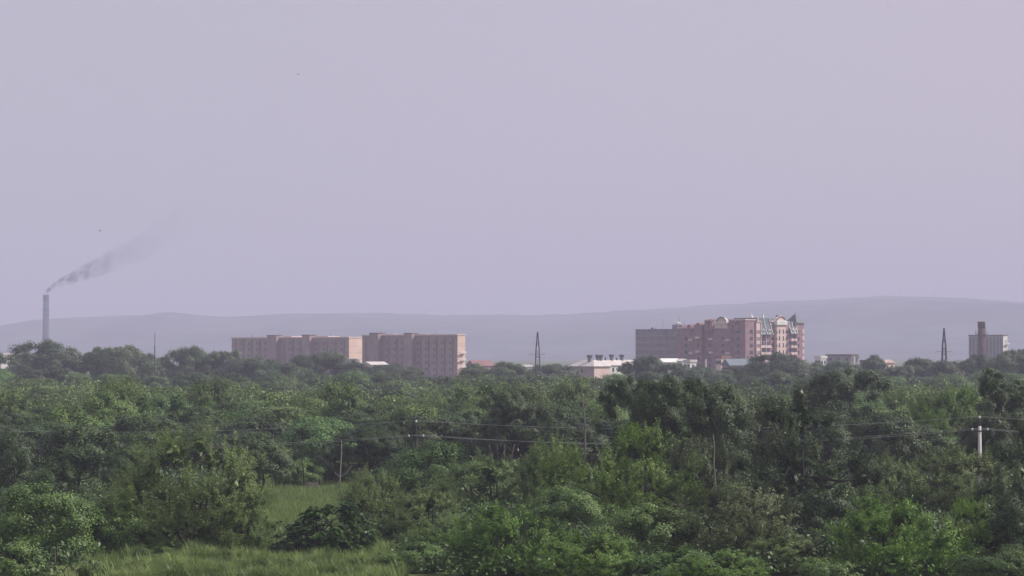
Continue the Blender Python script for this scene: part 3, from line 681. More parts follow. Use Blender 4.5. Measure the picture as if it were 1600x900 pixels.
# birds
def bird(px, py, D, label, s=.5, rz=0.):
    o = MB(); b = o
    b.lathe(0, 0, [(.02, -.5 * s), (.14 * s, -.25 * s), (.16 * s, 0), (.1 * s, .3 * s), (.02, .5 * s)], 8)
    me = b.mesh('body', M_BIRD, True); me.transform(__import__('mathutils').Matrix.Rotation(math.pi / 2, 4, 'Y'))
    e = empty('bird', (X(px, D), D, Z(py, D)), label, 'bird', 'birds in the sky', rz)
    q = link(bpy.data.objects.new('body', me)); q.parent = e
    for sg in (-1, 1):
        MB().add([(.15 * s, 0, 0), (-.18 * s, 0, 0), (-.2 * s, sg * 1.1 * s, .35 * s), (.1 * s, sg * .7 * s, .3 * s), (0, sg * .5 * s, .27 * s)],
                 [(0, 1, 2, 3), (0, 1, 4)]).build('wing', M_BIRD, e)
bird(155.5, 360.5, 330, 'small dark bird high above the smoke', .3, 1.0)
bird(465, 115.5, 330, 'lone small dark bird high in the left sky', .26, .9)
bird(1390, 2.5, 330, 'small dark bird at the top edge of the right sky', .26, 1.3)

# ------------------------------------------------------------------ trees
def lumpy(dirs, rs, n=9, amp=.22):
    L = rs.normal(size=(n, 3)); L /= np.linalg.norm(L, axis=1)[:, None]
    d = dirs @ L.T; return 1 + amp * (np.maximum(d, 0) ** 6 - .35 * np.maximum(-d, 0) ** 4).sum(1) / 1.2

def norm(v): return v / np.maximum(np.linalg.norm(v, axis=-1, keepdims=True), 1e-9)

LEAF = 0.54
def make_tree(seed, H, W, base, nclump, nleaf, ll, lw, mode, mat, bark=M_BARK, cr=.17, stems=1, lump=.24, dome=0.0, trunk_r=.18, flat=.75, nlimb=9, inner=.25, taper=0.):
    rs = np.random.RandomState(seed); nleaf = int(nleaf * 2.7); nclump = int(nclump * 1.5); ll *= LEAF; lw *= LEAF
    d = norm(rs.normal(size=(nclump, 3))); d[:, 2] = np.where(d[:, 2] < -.55, -d[:, 2], d[:, 2])
    rr = lumpy(d, rs, amp=lump) * (0.78 + .17 * rs.rand(nclump))
    inn = rs.rand(nclump) < inner; rr[inn] *= .35 + .5 * rs.rand(inn.sum())
    hz = H * (1 - base) / 2
    wf = 1 + dome * (-d[:, 2]) - taper * np.maximum(d[:, 2], 0)
    c = np.stack([d[:, 0] * rr * W / 2 * wf, d[:, 1] * rr * W / 2 * wf, H * base + hz + d[:, 2] * rr * hz * .93], -1)
    R = cr * W * (.48 + .60 * rs.rand(nclump))
    if base < .05:      # foliage down to the ground, widest low down
        c[:, 2] = H * (.02 + .93 * np.abs(d[:, 2]) * rr)
        fz = .64 + .46 * np.clip(c[:, 2] / (H * .42), 0, 1); c[:, 0] *= fz; c[:, 1] *= fz
        low = rs.rand(nclump) < .22; c[low, 2] *= .35
    c[:, 2] = np.maximum(c[:, 2], R * .3)
    per = np.maximum((nleaf * R ** 2 / (R ** 2).sum()).astype(int), 4); idx = np.repeat(np.arange(nclump), per); n = len(idx)
    outc = norm(c - np.array([0, 0, H * base + hz * .8]))
    if mode == 'shoot':
        # leaves sit along upright arching shoots
        nsh = 13; sid = rs.randint(0, nsh, n); key = idx * nsh + sid
        sdir = rs.normal(size=(nclump * nsh, 3)) * .5 + np.repeat(outc, nsh, 0) * .55 + np.array([0, 0, .85]); sdir = norm(sdir)
        slen = np.repeat(R, nsh) * (1.0 + 1.1 * rs.rand(nclump * nsh)); sst = norm(rs.normal(size=(nclump * nsh, 3))) * np.repeat(R, nsh)[:, None] * .45
        t = rs.rand(n) ** .8
        lc = c[idx] + sst[key] + sdir[key] * (slen[key] * t)[:, None] + rs.normal(size=(n, 3)) * .07
        ax = norm(sdir[key] + .75 * rs.normal(size=(n, 3)) * np.array([1, 1, .6])); nr = norm(rs.normal(size=(n, 3)) * .38 + sst[key] / np.maximum(R[idx], .1)[:, None] * .45 + outc[idx] * .7 + np.array([0, 0, .12]))
    elif mode == 'frond':
        nsh = 9; sid = rs.randint(0, nsh, n); key = idx * nsh + sid
        sdir = rs.normal(size=(nclump * nsh, 3)) * .75 + np.repeat(outc, nsh, 0) * .7 + np.array([0, 0, .2]); sdir = norm(sdir)
        slen = np.repeat(R, nsh) * (.9 + .6 * rs.rand(nclump * nsh))
        t = rs.rand(n)
        lc = c[idx] + sdir[key] * (slen[key] * t)[:, None]; lc[:, 2] -= .55 * t * t * slen[key]
        side = norm(np.cross(sdir[key], np.array([0, 0, 1.]))) * np.where(rs.rand(n) < .5, -1, 1)[:, None]
        ax = norm(sdir[key] * .6 + side * .8 + np.array([0, 0, -.35]) + .25 * rs.normal(size=(n, 3))); nr = norm(np.array([0, 0, 1.]) + .35 * rs.normal(size=(n, 3)) + outc[idx] * .4)
    else:
        q = norm(rs.normal(size=(n, 3))); rad = R[idx] * (.45 + .6 * rs.rand(n) ** .6)
        q2 = q * rad[:, None]; q2[:, 2] *= flat
        # small sub-tufts break the ball
        nt_ = 14; tk = idx * nt_ + rs.randint(0, nt_, n); tof = norm(rs.normal(size=(nclump * nt_, 3))) * np.repeat(R, nt_)[:, None]
        tof[:, 2] *= flat
        use = rs.rand(n) < .6; tj = rs.normal(size=(n, 3)) * .2; q = np.where(use[:, None], norm(norm(tof[tk]) * .6 + norm(tj)), q)
        lc = c[idx] + np.where(use[:, None], tof[tk] * .85 + tj * R[idx][:, None], q2)
        nr = norm(q * .6 + outc[idx] * .55 + np.array([0, 0, .2]) + .26 * rs.normal(size=(n, 3))); ax = norm(rs.normal(size=(n, 3)) + outc[idx] * .5 + np.array([0, 0, -.25]))
    lc[:, 2] = np.maximum(lc[:, 2], .05)
    s = (.6 + .8 * rs.rand(n)); u = norm(np.cross(nr, ax)); ax = norm(np.cross(u, nr))
    h = ax * (ll * s / 2)[:, None]; w = u * (lw * s / 2)[:, None]
    co = np.stack([lc - h, lc + w - h * .1, lc + h, lc - w - h * .1], 1).reshape(-1, 3)
    # larger inner sprays keep the heart of every clump dense
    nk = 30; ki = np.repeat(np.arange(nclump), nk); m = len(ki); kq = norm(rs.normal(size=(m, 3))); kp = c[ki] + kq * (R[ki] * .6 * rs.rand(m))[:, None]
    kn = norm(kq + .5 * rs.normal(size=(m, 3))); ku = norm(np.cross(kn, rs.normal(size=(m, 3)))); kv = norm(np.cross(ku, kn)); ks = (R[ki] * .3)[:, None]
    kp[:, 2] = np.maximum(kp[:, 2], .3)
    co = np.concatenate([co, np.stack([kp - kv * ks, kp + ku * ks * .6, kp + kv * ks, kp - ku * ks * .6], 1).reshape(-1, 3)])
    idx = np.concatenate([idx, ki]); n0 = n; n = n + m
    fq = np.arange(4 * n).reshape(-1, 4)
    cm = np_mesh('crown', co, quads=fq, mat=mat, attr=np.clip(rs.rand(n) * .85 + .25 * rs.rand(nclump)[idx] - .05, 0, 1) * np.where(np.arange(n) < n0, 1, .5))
    # trunk and limbs
    mb = MB(); base_z = max(H * base, .3)
    order = rs.permutation(nclump)[:nlimb * stems]
    for s_ in range(stems):
        a = rs.rand() * 6.28; lean = (0.0 if stems == 1 else .10 * W); bx, by = (.25 * lean * math.cos(a), .25 * lean * math.sin(a))
        top = np.array([lean * 1.6 * math.cos(a) + rs.normal() * .03 * W, lean * 1.6 * math.sin(a) + rs.normal() * .03 * W, base_z + hz * 1.15])
        p0 = np.array([bx, by, -.2]); pm = (p0 + top) / 2 + rs.normal(size=3) * [.04 * W, .04 * W, 0]
        r = trunk_r * (1 if stems == 1 else .6)
        mb.tube([tuple(p0), tuple(p0 * .6 + pm * .4), tuple(pm), tuple((pm + top) / 2), tuple(top)], [r * 1.3, r, r * .8, r * .55, r * .25], 7)
        for k in order[s_ * nlimb:(s_ + 1) * nlimb]:
            st = p0 + (top - p0) * (.35 + .5 * rs.rand()); e = c[k]
            if e[2] < st[2] - .6: st = p0 + (top - p0) * max(.2, e[2] / max(top[2], .1) * .7)
            mid = (st + e) / 2 + np.array([0, 0, -.05 * W * rs.rand()])
            mb.tube([tuple(st), tuple(mid), tuple(e)], [r * .45, r * .3, r * .1], 5)
    tm = mb.mesh('trunk', bark, True)
    return dict(trunk=tm, crown=cm, H=H, W=W)

PROTO = {}
def P(name, *a, **k): PROTO[name] = make_tree(*a, **k)
P('broadA', 11, 6.5, 8, .01, 60, 30000, .26, .17, 'ball', M_BROAD, cr=.14)
P('broadB', 12, 7, 7.5, .02, 52, 28000, .26, .17, 'ball', M_BROAD, cr=.15)
P('darkA', 13, 12, 9.5, .12, 75, 38000, .25, .13, 'ball', M_DARK, cr=.12, lump=.34, trunk_r=.3)
P('darkB', 14, 12, 10, .03, 80, 38000, .27, .10, 'shoot', M_DARK, cr=.12, lump=.3, trunk_r=.3)
P('willowA', 15, 9, 11, .02, 85, 42000, .30, .075, 'shoot', M_WILLOW, cr=.10, stems=4, lump=.2)
P('willowB', 16, 5.5, 7, .02, 55, 28000, .28, .075, 'shoot', M_WILLOW, cr=.12, stems=4)
P('willowC', 17, 5, 6.5, .0, 60, 30000, .22, .06, 'shoot', M_WILLOW, cr=.11, stems=5, lump=.12, inner=.15)
P('brightA', 18, 8.5, 10, .02, 75, 38000, .27, .12, 'shoot', M_BRIGHT, cr=.11, stems=3)
P('shootA', 19, 5.2, 7, .0, 60, 32000, .28, .09, 'shoot', M_BRIGHT, cr=.12, stems=5, lump=.15)
P('brownA', 20, 5.5, 7.5, .0, 62, 32000, .24, .09, 'shoot', M_BROWN, cr=.11, stems=5)
P('walnutA', 21, 4.6, 6.2, .02, 48, 20000, .5, .17, 'frond', M_WALNUT, cr=.14, stems=3, lump=.2)
P('walnutB', 22, 3.6, 4.5, .02, 30, 9000, .40, .15, 'frond', M_BROAD, cr=.17, stems=3, lump=.2)
P('bushA', 23, 3.2, 5, .0, 36, 15000, .22, .14, 'ball', M_BROAD, cr=.16, stems=4)
P('bushD', 27, 5, 7, .0, 55, 26000, .22, .12, 'ball', M_DARK, cr=.12, stems=4, lump=.2)
P('slimA', 24, 12, 3.2, .25, 40, 9000, .28, .13, 'ball', M_DARK, cr=.22, lump=.4, trunk_r=.14, inner=.5)
P('thinA', 25, 8, 3.6, .38, 26, 6000, .26, .14, 'ball', M_MID, cr=.2, trunk_r=.12, lump=.3, nlimb=7)
for i, (h, w, m) in enumerate([(8.5, 8.5, M_MID), (9, 7.5, M_MID), (8, 9.5, M_MID), (9.5, 8.5, M_DARK), (8, 8, M_BROAD), (8.5, 9, M_WILLOW), (9.5, 8, M_DARK)]):
    P('mid%d' % i, 40 + i, h, w, .12 + .04 * (i % 3), 46, 11000, .36, .24, 'ball' if i != 5 else 'shoot', m, cr=.15, lump=.3, trunk_r=.2, dome=.1)
for i, (h, w) in enumerate([(16, 17), (13, 13), (12, 15), (15, 12)]):
    P('far%d' % i, 60 + i, h, w, .08, 62, 13000, .62, .42, 'ball', M_FAR, cr=.13, lump=.36, trunk_r=.35, dome=.08, flat=.7)
P('far4', 66, 9, 9, .2, 30, 2600, .5, .35, 'ball', M_FAR, cr=.13, lump=.4, trunk_r=.2)

rng = random.Random(5)
def tree(name, proto, px, D, ytop, wpx, label, cat='tree', group=None, H=None, W=None):
    p = PROTO[proto]; H = H or max(Z(ytop, D), 1.2); W = W or wpx / F * D
    e = empty(name, (X(px, D), D, 0), label, cat, group, rng.random() * 6.28)
    e.scale = (W / p['W'], W / p['W'], H / (p['H'] * 1.03))
    for part in ('trunk', 'crown'):
        o = bpy.data.objects.new(part, p[part]); link(o); o.parent = e
    return e

# the nearer trees and bushes, one by one:  name, kind, column, distance, row of its top, width in columns, label, category
NEAR = [
 ('broadleaf_tree', 'broadA', 45, 190, 728, 205, 'leafy broadleaf tree with shiny leaves at the left edge', 'tree'),
 ('leafy_bush', 'bushA', 10, 172, 826, 150, 'fresh green bush in the bottom left corner', 'bush'),
 ('broadleaf_tree', 'broadB', 172, 196, 762, 125, 'small leafy tree right of the one at the left edge', 'tree'),
 ('willow_tree', 'willowA', 303, 198, 664, 250, 'large feathery willow left of the clearing, many stems', 'tree'),
 ('willow_bush', 'willowC', 388, 206, 784, 84, 'soft pale willow bush on the left rim of the clearing', 'bush'),
 ('willow_bush', 'willowC', 375, 196, 800, 100, 'low willow bush at the right foot of the large feathery willow', 'bush'),
 ('large_leaved_bush', 'walnutA', 512, 196, 772, 138, 'dark bush with big drooping glossy leaves in front of the clearing', 'bush'),
 ('willow_bush', 'willowC', 585, 222, 733, 118, 'rounded pale willow bush behind the big leaved bush', 'bush'),
 ('willow_bush', 'willowB', 655, 208, 764, 130, 'pale willow bush right of the big leaved bush', 'bush'),
 ('willow_bush', 'willowC', 700, 190, 800, 150, 'low dark bottomed willow bush left of the tall shoots at bottom centre', 'bush'),
 ('willow_bush', 'willowB', 750, 240, 713, 165, 'grey green fuzzy willow behind the bottom centre shoots', 'bush'),
 ('broadleaf_tree', 'broadA', 690, 252, 666, 172, 'bushy tree standing before the pole right of the clearing', 'tree'),
 ('dark_tree', 'darkA', 800, 310, 606, 105, 'dark tree with forked trunk visible behind the grey green willow', 'tree'),
 ('shoot_bush', 'shootA', 790, 175, 780, 190, 'bush of tall upright shoots at bottom centre', 'bush'),
 ('shoot_bush', 'shootA', 905, 172, 828, 190, 'bright leafy bush right of the tall shoots at the bottom edge', 'bush'),
 ('broadleaf_tree', 'willowB', 870, 224, 686, 120, 'greyish green tree on the left flank of the bright green tree', 'tree'),
 ('bright_tree', 'brightA', 965, 214, 662, 205, 'bright yellow green tree in the middle of the foreground', 'tree'),
 ('dark_tree', 'darkA', 1010, 240, 584, 105, 'left one of the twin dark round topped trees', 'tree'),
 ('dark_tree', 'darkA', 1098, 234, 582, 155, 'right and broader one of the twin dark round topped trees', 'tree'),
 ('broadleaf_tree', 'brownA', 1085, 226, 676, 130, 'olive tree with thin upright twigs beside the bright green tree', 'tree'),
 ('dark_willow', 'darkB', 1258, 214, 600, 205, 'tall dark willow with deep shade inside, right of centre', 'tree'),
 ('brown_bush', 'brownA', 1140, 184, 752, 190, 'brownish bush below the tall dark willow', 'bush'),
 ('brown_bush', 'willowB', 1218, 178, 838, 150, 'low pale bush at the foot of the tall dark willow', 'bush'),
 ('leafy_bush', 'broadB', 1000, 184, 768, 160, 'dense green bush under the bright yellow green tree', 'bush'),
 ('leafy_bush', 'bushA', 1075, 170, 850, 150, 'small leafy bush on the bottom edge right of centre', 'bush'),
 ('sunlit_bush', 'shootA', 1395, 174, 768, 200, 'broad sunlit bush at bottom right', 'bush'),
 ('sunlit_bush', 'brightA', 1490, 178, 780, 150, 'right shoulder bush beside the broad sunlit one', 'bush'),
 ('leafy_bush', 'bushA', 1295, 166, 862, 110, 'little bush with spotted leaves left of the broad sunlit bush', 'bush'),
 ('dark_tree', 'darkB', 1585, 192, 664, 130, 'dark tree filling the right edge of the picture', 'tree'),
 ('dark_tree', 'bushD', 1590, 176, 760, 140, 'dark bushy tree in the lower right corner', 'tree'),
 ('willow_bush', 'willowB', 1482, 234, 700, 165, 'green bush in front of the sunlit pole', 'bush'),
 ('bright_tree', 'brightA', 1462, 320, 600, 130, 'bright round tree behind the right hand wires', 'tree'),
 ('dark_tree', 'mid3', 1385, 282, 634, 115, 'dark tree crossed by the right hand wires', 'tree'),
 ('slim_tree', 'slimA', 1553, 290, 563, 48, 'slim dark tree sticking up right of the bright round tree', 'tree'),
 ('slim_tree', 'slimA', 1583, 300, 583, 60, 'slender tree close to the right edge above the pole', 'tree'),
 ('broadleaf_tree', 'darkA', 1300, 330, 573, 130, 'broad dark crown peeking over the tall dark willow', 'tree'),
 ('broadleaf_tree', 'mid1', 1190, 300, 610, 90, 'mid green tree between the twin dark trees and the dark willow', 'tree'),
 ('broadleaf_tree', 'willowB', 1385, 232, 716, 110, 'green bush below the wires right of the dark willow', 'bush'),
 ('broadleaf_tree', 'darkA', 1545, 262, 640, 100, 'dark tree right behind the sunlit pole', 'tree'),
 ('dark_bush', 'broadB', 880, 206, 742, 150, 'dark shaded bush left below the bright yellow green tree', 'bush'),
 ('dark_bush', 'bushD', 1262, 196, 760, 150, 'shaded understorey bush in front of the dark willow', 'bush'),
 ('broadleaf_tree', 'mid6', 120, 262, 660, 120, 'round tree behind the left foreground trees, right of the edge', 'tree'),
 ('broadleaf_tree', 'bushD', 25, 250, 668, 120, 'round tree crossed by the wires at the left edge', 'tree'),
 ('broadleaf_tree', 'mid3', 205, 250, 684, 90, 'green tree just left of the large feathery willow', 'tree'),
 ('broadleaf_tree', 'bushD', 90, 226, 712, 110, 'dark tree in the gap above the left foreground trees', 'tree'),
 ('broadleaf_tree', 'mid6', 405, 268, 676, 100, 'tree behind the right side of the large feathery willow', 'tree'),
 ('dark_bush', 'broadB', 468, 292, 706, 78, 'dark cone shaped tree standing at the back of the clearing', 'tree'),
 ('dark_bush', 'bushD', 518, 300, 690, 80, 'dark tree with low crown behind the brush pile', 'tree'),
 ('broadleaf_tree', 'darkA', 585, 296, 655, 110, 'dark tree behind the rounded willow bush', 'tree'),
 ('broadleaf_tree', 'darkB', 640, 300, 640, 95, 'dark tree behind the pole by the clearing', 'tree'),
 ('thin_tree', 'thinA', 432, 286, 690, 48, 'thin stemmed young tree on the left of the clearing', 'tree'),
 ('large_leaved_bush', 'walnutB', 462, 196, 828, 90, 'low leafy bush left in front of the big leaved bush', 'bush'),
 ('leafy_bush', 'bushA', 240, 190, 846, 90, 'low shaded bush under the large feathery willow', 'bush'),
 ('shoot_bush', 'shootA', 1120, 168, 858, 170, 'upright leafy bush on the bottom edge below the brownish bush', 'bush'),
 ('dark_bush', 'broadB', 1570, 168, 838, 150, 'dark low bush filling the bottom right corner', 'bush'),
 ('leafy_bush', 'broadB', 660, 180, 838, 110, 'shaded dark bush at the bottom left of the tall shoots', 'bush'),
]
for nm, kd, px, D, yt, wp, lb, ct in NEAR: tree(nm, kd, px, D, yt, wp, lb, ct)

# trees on the skyline: column, top row, width, kind
SKY = [(85, 528, 112, 0, 'tallest rounded tree, on the skyline below the smoking chimney'), (34, 552, 70, 1, 'skyline tree left of the tallest one'), (0, 574, 80, 2, 'skyline tree at the left edge before the white block'),
 (146, 545, 62, 3, 'skyline tree right of the tallest one'), (192, 536, 86, 2, 'broad skyline tree left of the thin pole mast'), (226, 551, 56, 1, 'skyline tree just left of the thin pole mast'),
 (256, 552, 40, 4, 'sparse skyline tree right of the thin pole mast, sky showing through'), (304, 538, 76, 0, 'round skyline tree between the mast and the long slab'), (345, 548, 66, 1, 'skyline tree at the left end of the long slab'),
 (392, 555, 92, 2, 'wide skyline tree before the left part of the long slab'), (440, 566, 70, 1, 'low skyline tree before the first stair tower'), (496, 547, 108, 0, 'dark dome shaped tree before the middle of the long slab'),
 (548, 569, 70, 3, 'skyline tree before the sunlit end wall of the long slab'), (640, 574, 56, 3, 'small skyline tree before the second stair tower of the taller slab'), (590, 572, 50, 4, 'sparse tree letting the pale house show through'), (610, 566, 72, 2, 'skyline tree before the taller slab'),
 (664, 588, 60, 1, 'low tree at the foot of the taller slab'), (738, 570, 56, 3, 'skyline tree just right of the taller slab'), (790, 563, 70, 0, 'round tree left of the white shed'),
 (757, 580, 60, 1, 'low skyline tree below the brown roofed hall'), (862, 566, 74, 2, 'skyline tree right of the left lattice mast'), (832, 578, 50, 1, 'low tree at the foot of the left lattice mast'), (893, 587, 55, 3, 'low tree before the shaded wall of the hipped house'),
 (979, 563, 40, 4, 'sparse tree before the row of capped chimneys'), (1016, 553, 62, 0, 'skyline tree at the left corner of the ornate block'), (1052, 567, 60, 1, 'skyline tree before the white gabled house'), (950, 592, 70, 2, 'low tree below the sunlit wall of the hipped house'),
 (1094, 570, 70, 2, 'skyline tree before the middle of the ornate block'), (1140, 574, 70, 3, 'low skyline tree before the blue roofed hall'), (1182, 566, 60, 1, 'skyline tree at the right end of the blue roofed hall'),
 (1226, 548, 100, 0, 'large round skyline tree before the cream tower'), (1272, 568, 60, 3, 'skyline tree right of the spired turret'), (1312, 560, 62, 2, 'skyline tree before the grey flat roofed building'),
 (1362, 557, 52, 3, 'bushy skyline tree right of the slender white flue'), (1338, 575, 60, 1, 'low tree below the slender white flue'), (1400, 572, 60, 1, 'low tree below the pinkish house'),
 (1436, 556, 66, 2, 'skyline tree left of the right hand lattice mast'), (1478, 564, 62, 1, 'skyline tree at the foot of the right hand lattice mast'), (1520, 556, 66, 3, 'skyline tree before the brick chimney'),
 (1566, 547, 72, 0, 'round skyline tree before the grey panel block'), (1602, 540, 80, 2, 'tallest skyline tree at the right edge'), (1640, 535, 80, 0, 'skyline tree cut off by the right edge')]
SN = ['skyline_tree'] * 5
for px, yt, wp, k, lb in SKY:
    D = 880 + 40 * math.sin(px * 1.7)
    tree('skyline_tree', 'far%d' % k, px, D, yt, wp, lb, 'tree', 'trees along the skyline')
# second hazy row closing the gap at the foot of the skyline trees
LM = [(0, 'the white block at the left edge'), (60, 'the tall smoking chimney'), (115, 'the right side of the tallest tree'), (175, 'the broad tree left of the thin pole mast'), (242, 'the thin pole mast'),
      (305, 'the round tree left of the long slab'), (368, 'the left end of the long slab'), (431, 'the first stair tower of the long slab'), (486, 'the second stair tower of the long slab'), (552, 'the sunlit end wall of the long slab'),
      (598, 'the first stair tower of the taller slab'), (648, 'the second stair tower of the taller slab'), (706, 'the pink end wall of the taller slab'), (760, 'the brown roofed hall'), (812, 'the white shed'), (858, 'the left lattice mast'),
      (912, 'the hipped house'), (968, 'the row of capped chimneys'), (1020, 'the left corner of the ornate block'), (1072, 'the white gabled house'), (1128, 'the arched gable in shade'), (1176, 'the corner tower of the ornate block'),
      (1222, 'the cream tower'), (1262, 'the spired turret'), (1318, 'the grey flat roofed building'), (1352, 'the slender white flue'), (1396, 'the pinkish house'), (1440, 'the tree left of the right mast'), (1482, 'the right hand lattice mast'),
      (1535, 'the brick chimney'), (1590, 'the grey panel block')]
for px, lm in LM:
    yt = rng.uniform(576, 590) if not 630 < px < 720 else rng.uniform(589, 592)
    tree('round_tree', rng.choice(['mid0', 'mid1', 'mid2', 'mid3', 'mid4', 'far1', 'far2']), px, 730 + rng.uniform(-35, 35), yt, rng.uniform(60, 84), 'low hazy tree straight below ' + lm, 'tree', 'low trees below the skyline trees')

# woodland between: trees of the front rows each an object, the rows behind as a wood
ZN = [(-1e9, 'below the smoking chimney'), (160, 'left of the long slab'), (360, 'below the long slab'), (560, 'below the taller slab'), (740, 'below the left lattice mast'),
      (880, 'below the hipped house'), (985, 'below the ornate block'), (1260, 'below the grey flat roofed building'), (1440, 'below the brick chimney')]
LOOK = {'mid6': 'tall dark green tree', 'mid0': 'mid green round tree', 'mid1': 'mid green upright tree', 'mid2': 'wide mid green tree', 'mid3': 'dark green tree', 'mid4': 'fresh green broadleaf tree', 'mid5': 'grey green feathery tree', 'brightA': 'bright green tree'}
def blocked(px, D):
    return (395 < px < 575 and D < 322)
rows = []; D = 312.0
while D < 735:
    rows.append(D); D += 7.2 + (D - 312) * .006
far_pts = []; nmid = 0
for ri, D in enumerate(rows):
    step = 8.2; half = .2 * D + 6; n = int(2 * half / step)
    for i in range(n + 1):
        x = -half + i * step + (step / 2 if ri % 2 else 0) + rng.uniform(-2.2, 2.2); d = D + rng.uniform(-2.5, 2.5); px = 800 + x / d * F
        if blocked(px, d): continue
        if px < -60 or px > 1660: continue
        if d < 402:
            k = rng.choice(['mid0', 'mid1', 'mid2', 'mid0', 'mid2', 'mid3', 'mid4', 'mid5', 'brightA'])
            if d < 345 and rng.random() < .6: k = rng.choice(['mid3', 'mid6'])
            zone = [z for p, z in ZN if px >= p][-1]; rowname = 'front rows' if d < 352 else 'middle rows'
            h = rng.uniform(5.6, 9.2) * (1.0 if d > 340 else .93); w = rng.uniform(8.0, 10.6)
            if k == 'brightA': h *= .85
            lm = min(LM, key=lambda q: abs(q[0] - px))[1]
            tree('woodland_tree', k, px, d, 0, 0, f"{LOOK[k]}, {rowname.split()[0]} wood, below {lm}", 'tree', f'{rowname} of the wood below {lm}', H=h, W=w); nmid += 1
        else:
            hf = .86 + .22 * math.sin(x * .043 + d * .021) + .14 * math.sin(x * .11 - d * .05 + 1)
            far_pts.append((x, d, rng.uniform(6.0, 9.4) * hf, rng.uniform(6.4, 10.4)))
print('woodland individuals', nmid, 'wood stuff', len(far_pts))

def wood_mesh():
    tmpl = []
    for s in range(5):
        rs = np.random.RandomState(90 + s); nc = 22; d = norm(rs.normal(size=(nc, 3))); d[:, 2] = np.abs(d[:, 2]) * 1.0 - .2
        rr = lumpy(d, rs, amp=.3) * .8; c = d * rr[:, None] * np.array([.5, .5, .46]) + np.array([0, 0, .5])
        n = 1300; idx = rs.randint(0, nc, n); q = norm(rs.normal(size=(n, 3)))
        q[:, 2] = np.where(c[idx][:, 2] > .4, np.abs(q[:, 2]) * .9 - .1, q[:, 2])
        tmpl.append((c[idx] + q * (.145 * (.4 + .7 * rs.rand(n)))[:, None] * np.array([1, 1, .8]), q))
    rs = np.random.RandomState(3); V = []; A = []
    for (x, d, h, w) in far_pts:
        t, q = tmpl[rs.randint(5)]; n = len(t); a = rs.rand() * 6.28; ca, sa = math.cos(a), math.sin(a)
        p = np.stack([(t[:, 0] * ca - t[:, 1] * sa) * w + x, (t[:, 0] * sa + t[:, 1] * ca) * w + d, t[:, 2] * h], -1)
        qq = np.stack([q[:, 0] * ca - q[:, 1] * sa, q[:, 0] * sa + q[:, 1] * ca, q[:, 2]], -1)
        nr = norm(qq * .5 + np.array([0, 0, .5]) + .6 * rs.normal(size=(n, 3))); ax = rs.normal(size=(n, 3)); u = norm(np.cross(nr, ax)); v = norm(np.cross(u, nr))
        s = (.17 + .15 * rs.rand(n))[:, None]
        V.append(np.stack([p - v * s, p + u * s * .65, p + v * s, p - u * s * .65], 1).reshape(-1, 3)); A.append(np.clip(rs.rand(n) * .4 + rs.rand() * .72 - .08, 0, 1))
    V = np.concatenate(V); A = np.concatenate(A)
    o = link(bpy.data.objects.new('wood', np_mesh('wood', V, quads=np.arange(len(V)).reshape(-1, 4), mat=M_MID, attr=A)))
    tag(o, 'distant rows of the dense green wood reading as one canopy', 'wood', kind='stuff')
wood_mesh()

# ------------------------------------------------------------------ dead trunks and pale stems
def snag(name, px, D, pts, rad, mat, label, cat='tree trunk', twigs=0, seed=1):
    o = empty(name, (X(px, D), D, 0), label, cat)
    P3 = [((p - px) / F * D, rng.uniform(-.1, .1), max(Z(q, D), -.2)) for p, q in pts]
    mb = MB(); mb.tube(P3, rad, 7); mb.build('stem', mat, o, True)
    rs = random.Random(seed)
    for k in range(twigs):
        i = rs.randint(1, len(P3) - 2); b = Vector(P3[i]); a = rs.choice((-1, 1)); l = rs.uniform(.5, 1.3)
        MB().tube([tuple(b), tuple(b + Vector((a * l * .6, rs.uniform(-.3, .3), l * .4))), tuple(b + Vector((a * l, rs.uniform(-.4, .4), l)))], [.045, .03, .015], 5).build('twig', mat, o)
snag('dead_tree', 912, 236, [(915, 800), (914, 700), (914, 668), (911, 630), (908, 600), (907, 575)], [.10, .09, .08, .06, .04, .02], M_SNAG, 'tall bare grey dead stem left of the twin dark trees', twigs=4, seed=3)
snag('dead_tree', 1117, 196, [(1119, 850), (1118, 765), (1115, 725), (1116, 700), (1114, 678)], [.08, .07, .06, .05, .03], M_SNAG, 'bare crooked stem below the broader twin dark tree', twigs=0, seed=5)
snag('birch_stem', 534, 284, [(530, 768), (532, 745), (533, 722), (534, 705), (534, 688)], [.08, .07, .06, .05, .03], M_BIRCH, 'white birch stem behind the rounded willow bush', twigs=2, seed=8)
snag('dead_tree', 474, 288, [(476, 765), (474, 730), (469, 700), (468, 690), (477, 684)], [.07, .06, .05, .035, .02], M_BARK, 'grey bent stem above the cone shaped tree', twigs=2, seed=9)
snag('tree_stump', 500, 290, [(501, 762), (500, 752), (500, 748)], [.13, .12, .12], M_BARK, 'dark stump standing behind the brush pile', 'stump')
for i, (p, a) in enumerate([(88, 853), (107, 868), (122, 872), (139, 862)]):
    snag('dry_stalk', p, 176, [(p + 6 - 4 * i, 906), (p + 1, 888), (p - 1 + i, a)], [.03, .025, .015], M_SNAG,
         ['dry pale stalk nearest the bottom left bush', 'second dry stalk from the bottom left bush', 'third dry stalk from the bottom left bush', 'dry pale stalk nearest the tall grass'][i], 'stalk')
# forked trunks seen under the dark tree
o = empty('forked_trunk', (X(783, 298), 298, 0), 'dark trunks fanning apart under the dark tree right of the clearing', 'tree trunk')
for dx in (-1.4, -.5, .4, 1.5): MB().tube([(dx * .3, 0, -.2), (dx * .55, 0, 1.6), (dx, 0, 4.6)], [.18, .15, .10], 7).build('stem', M_BARK, o, True)
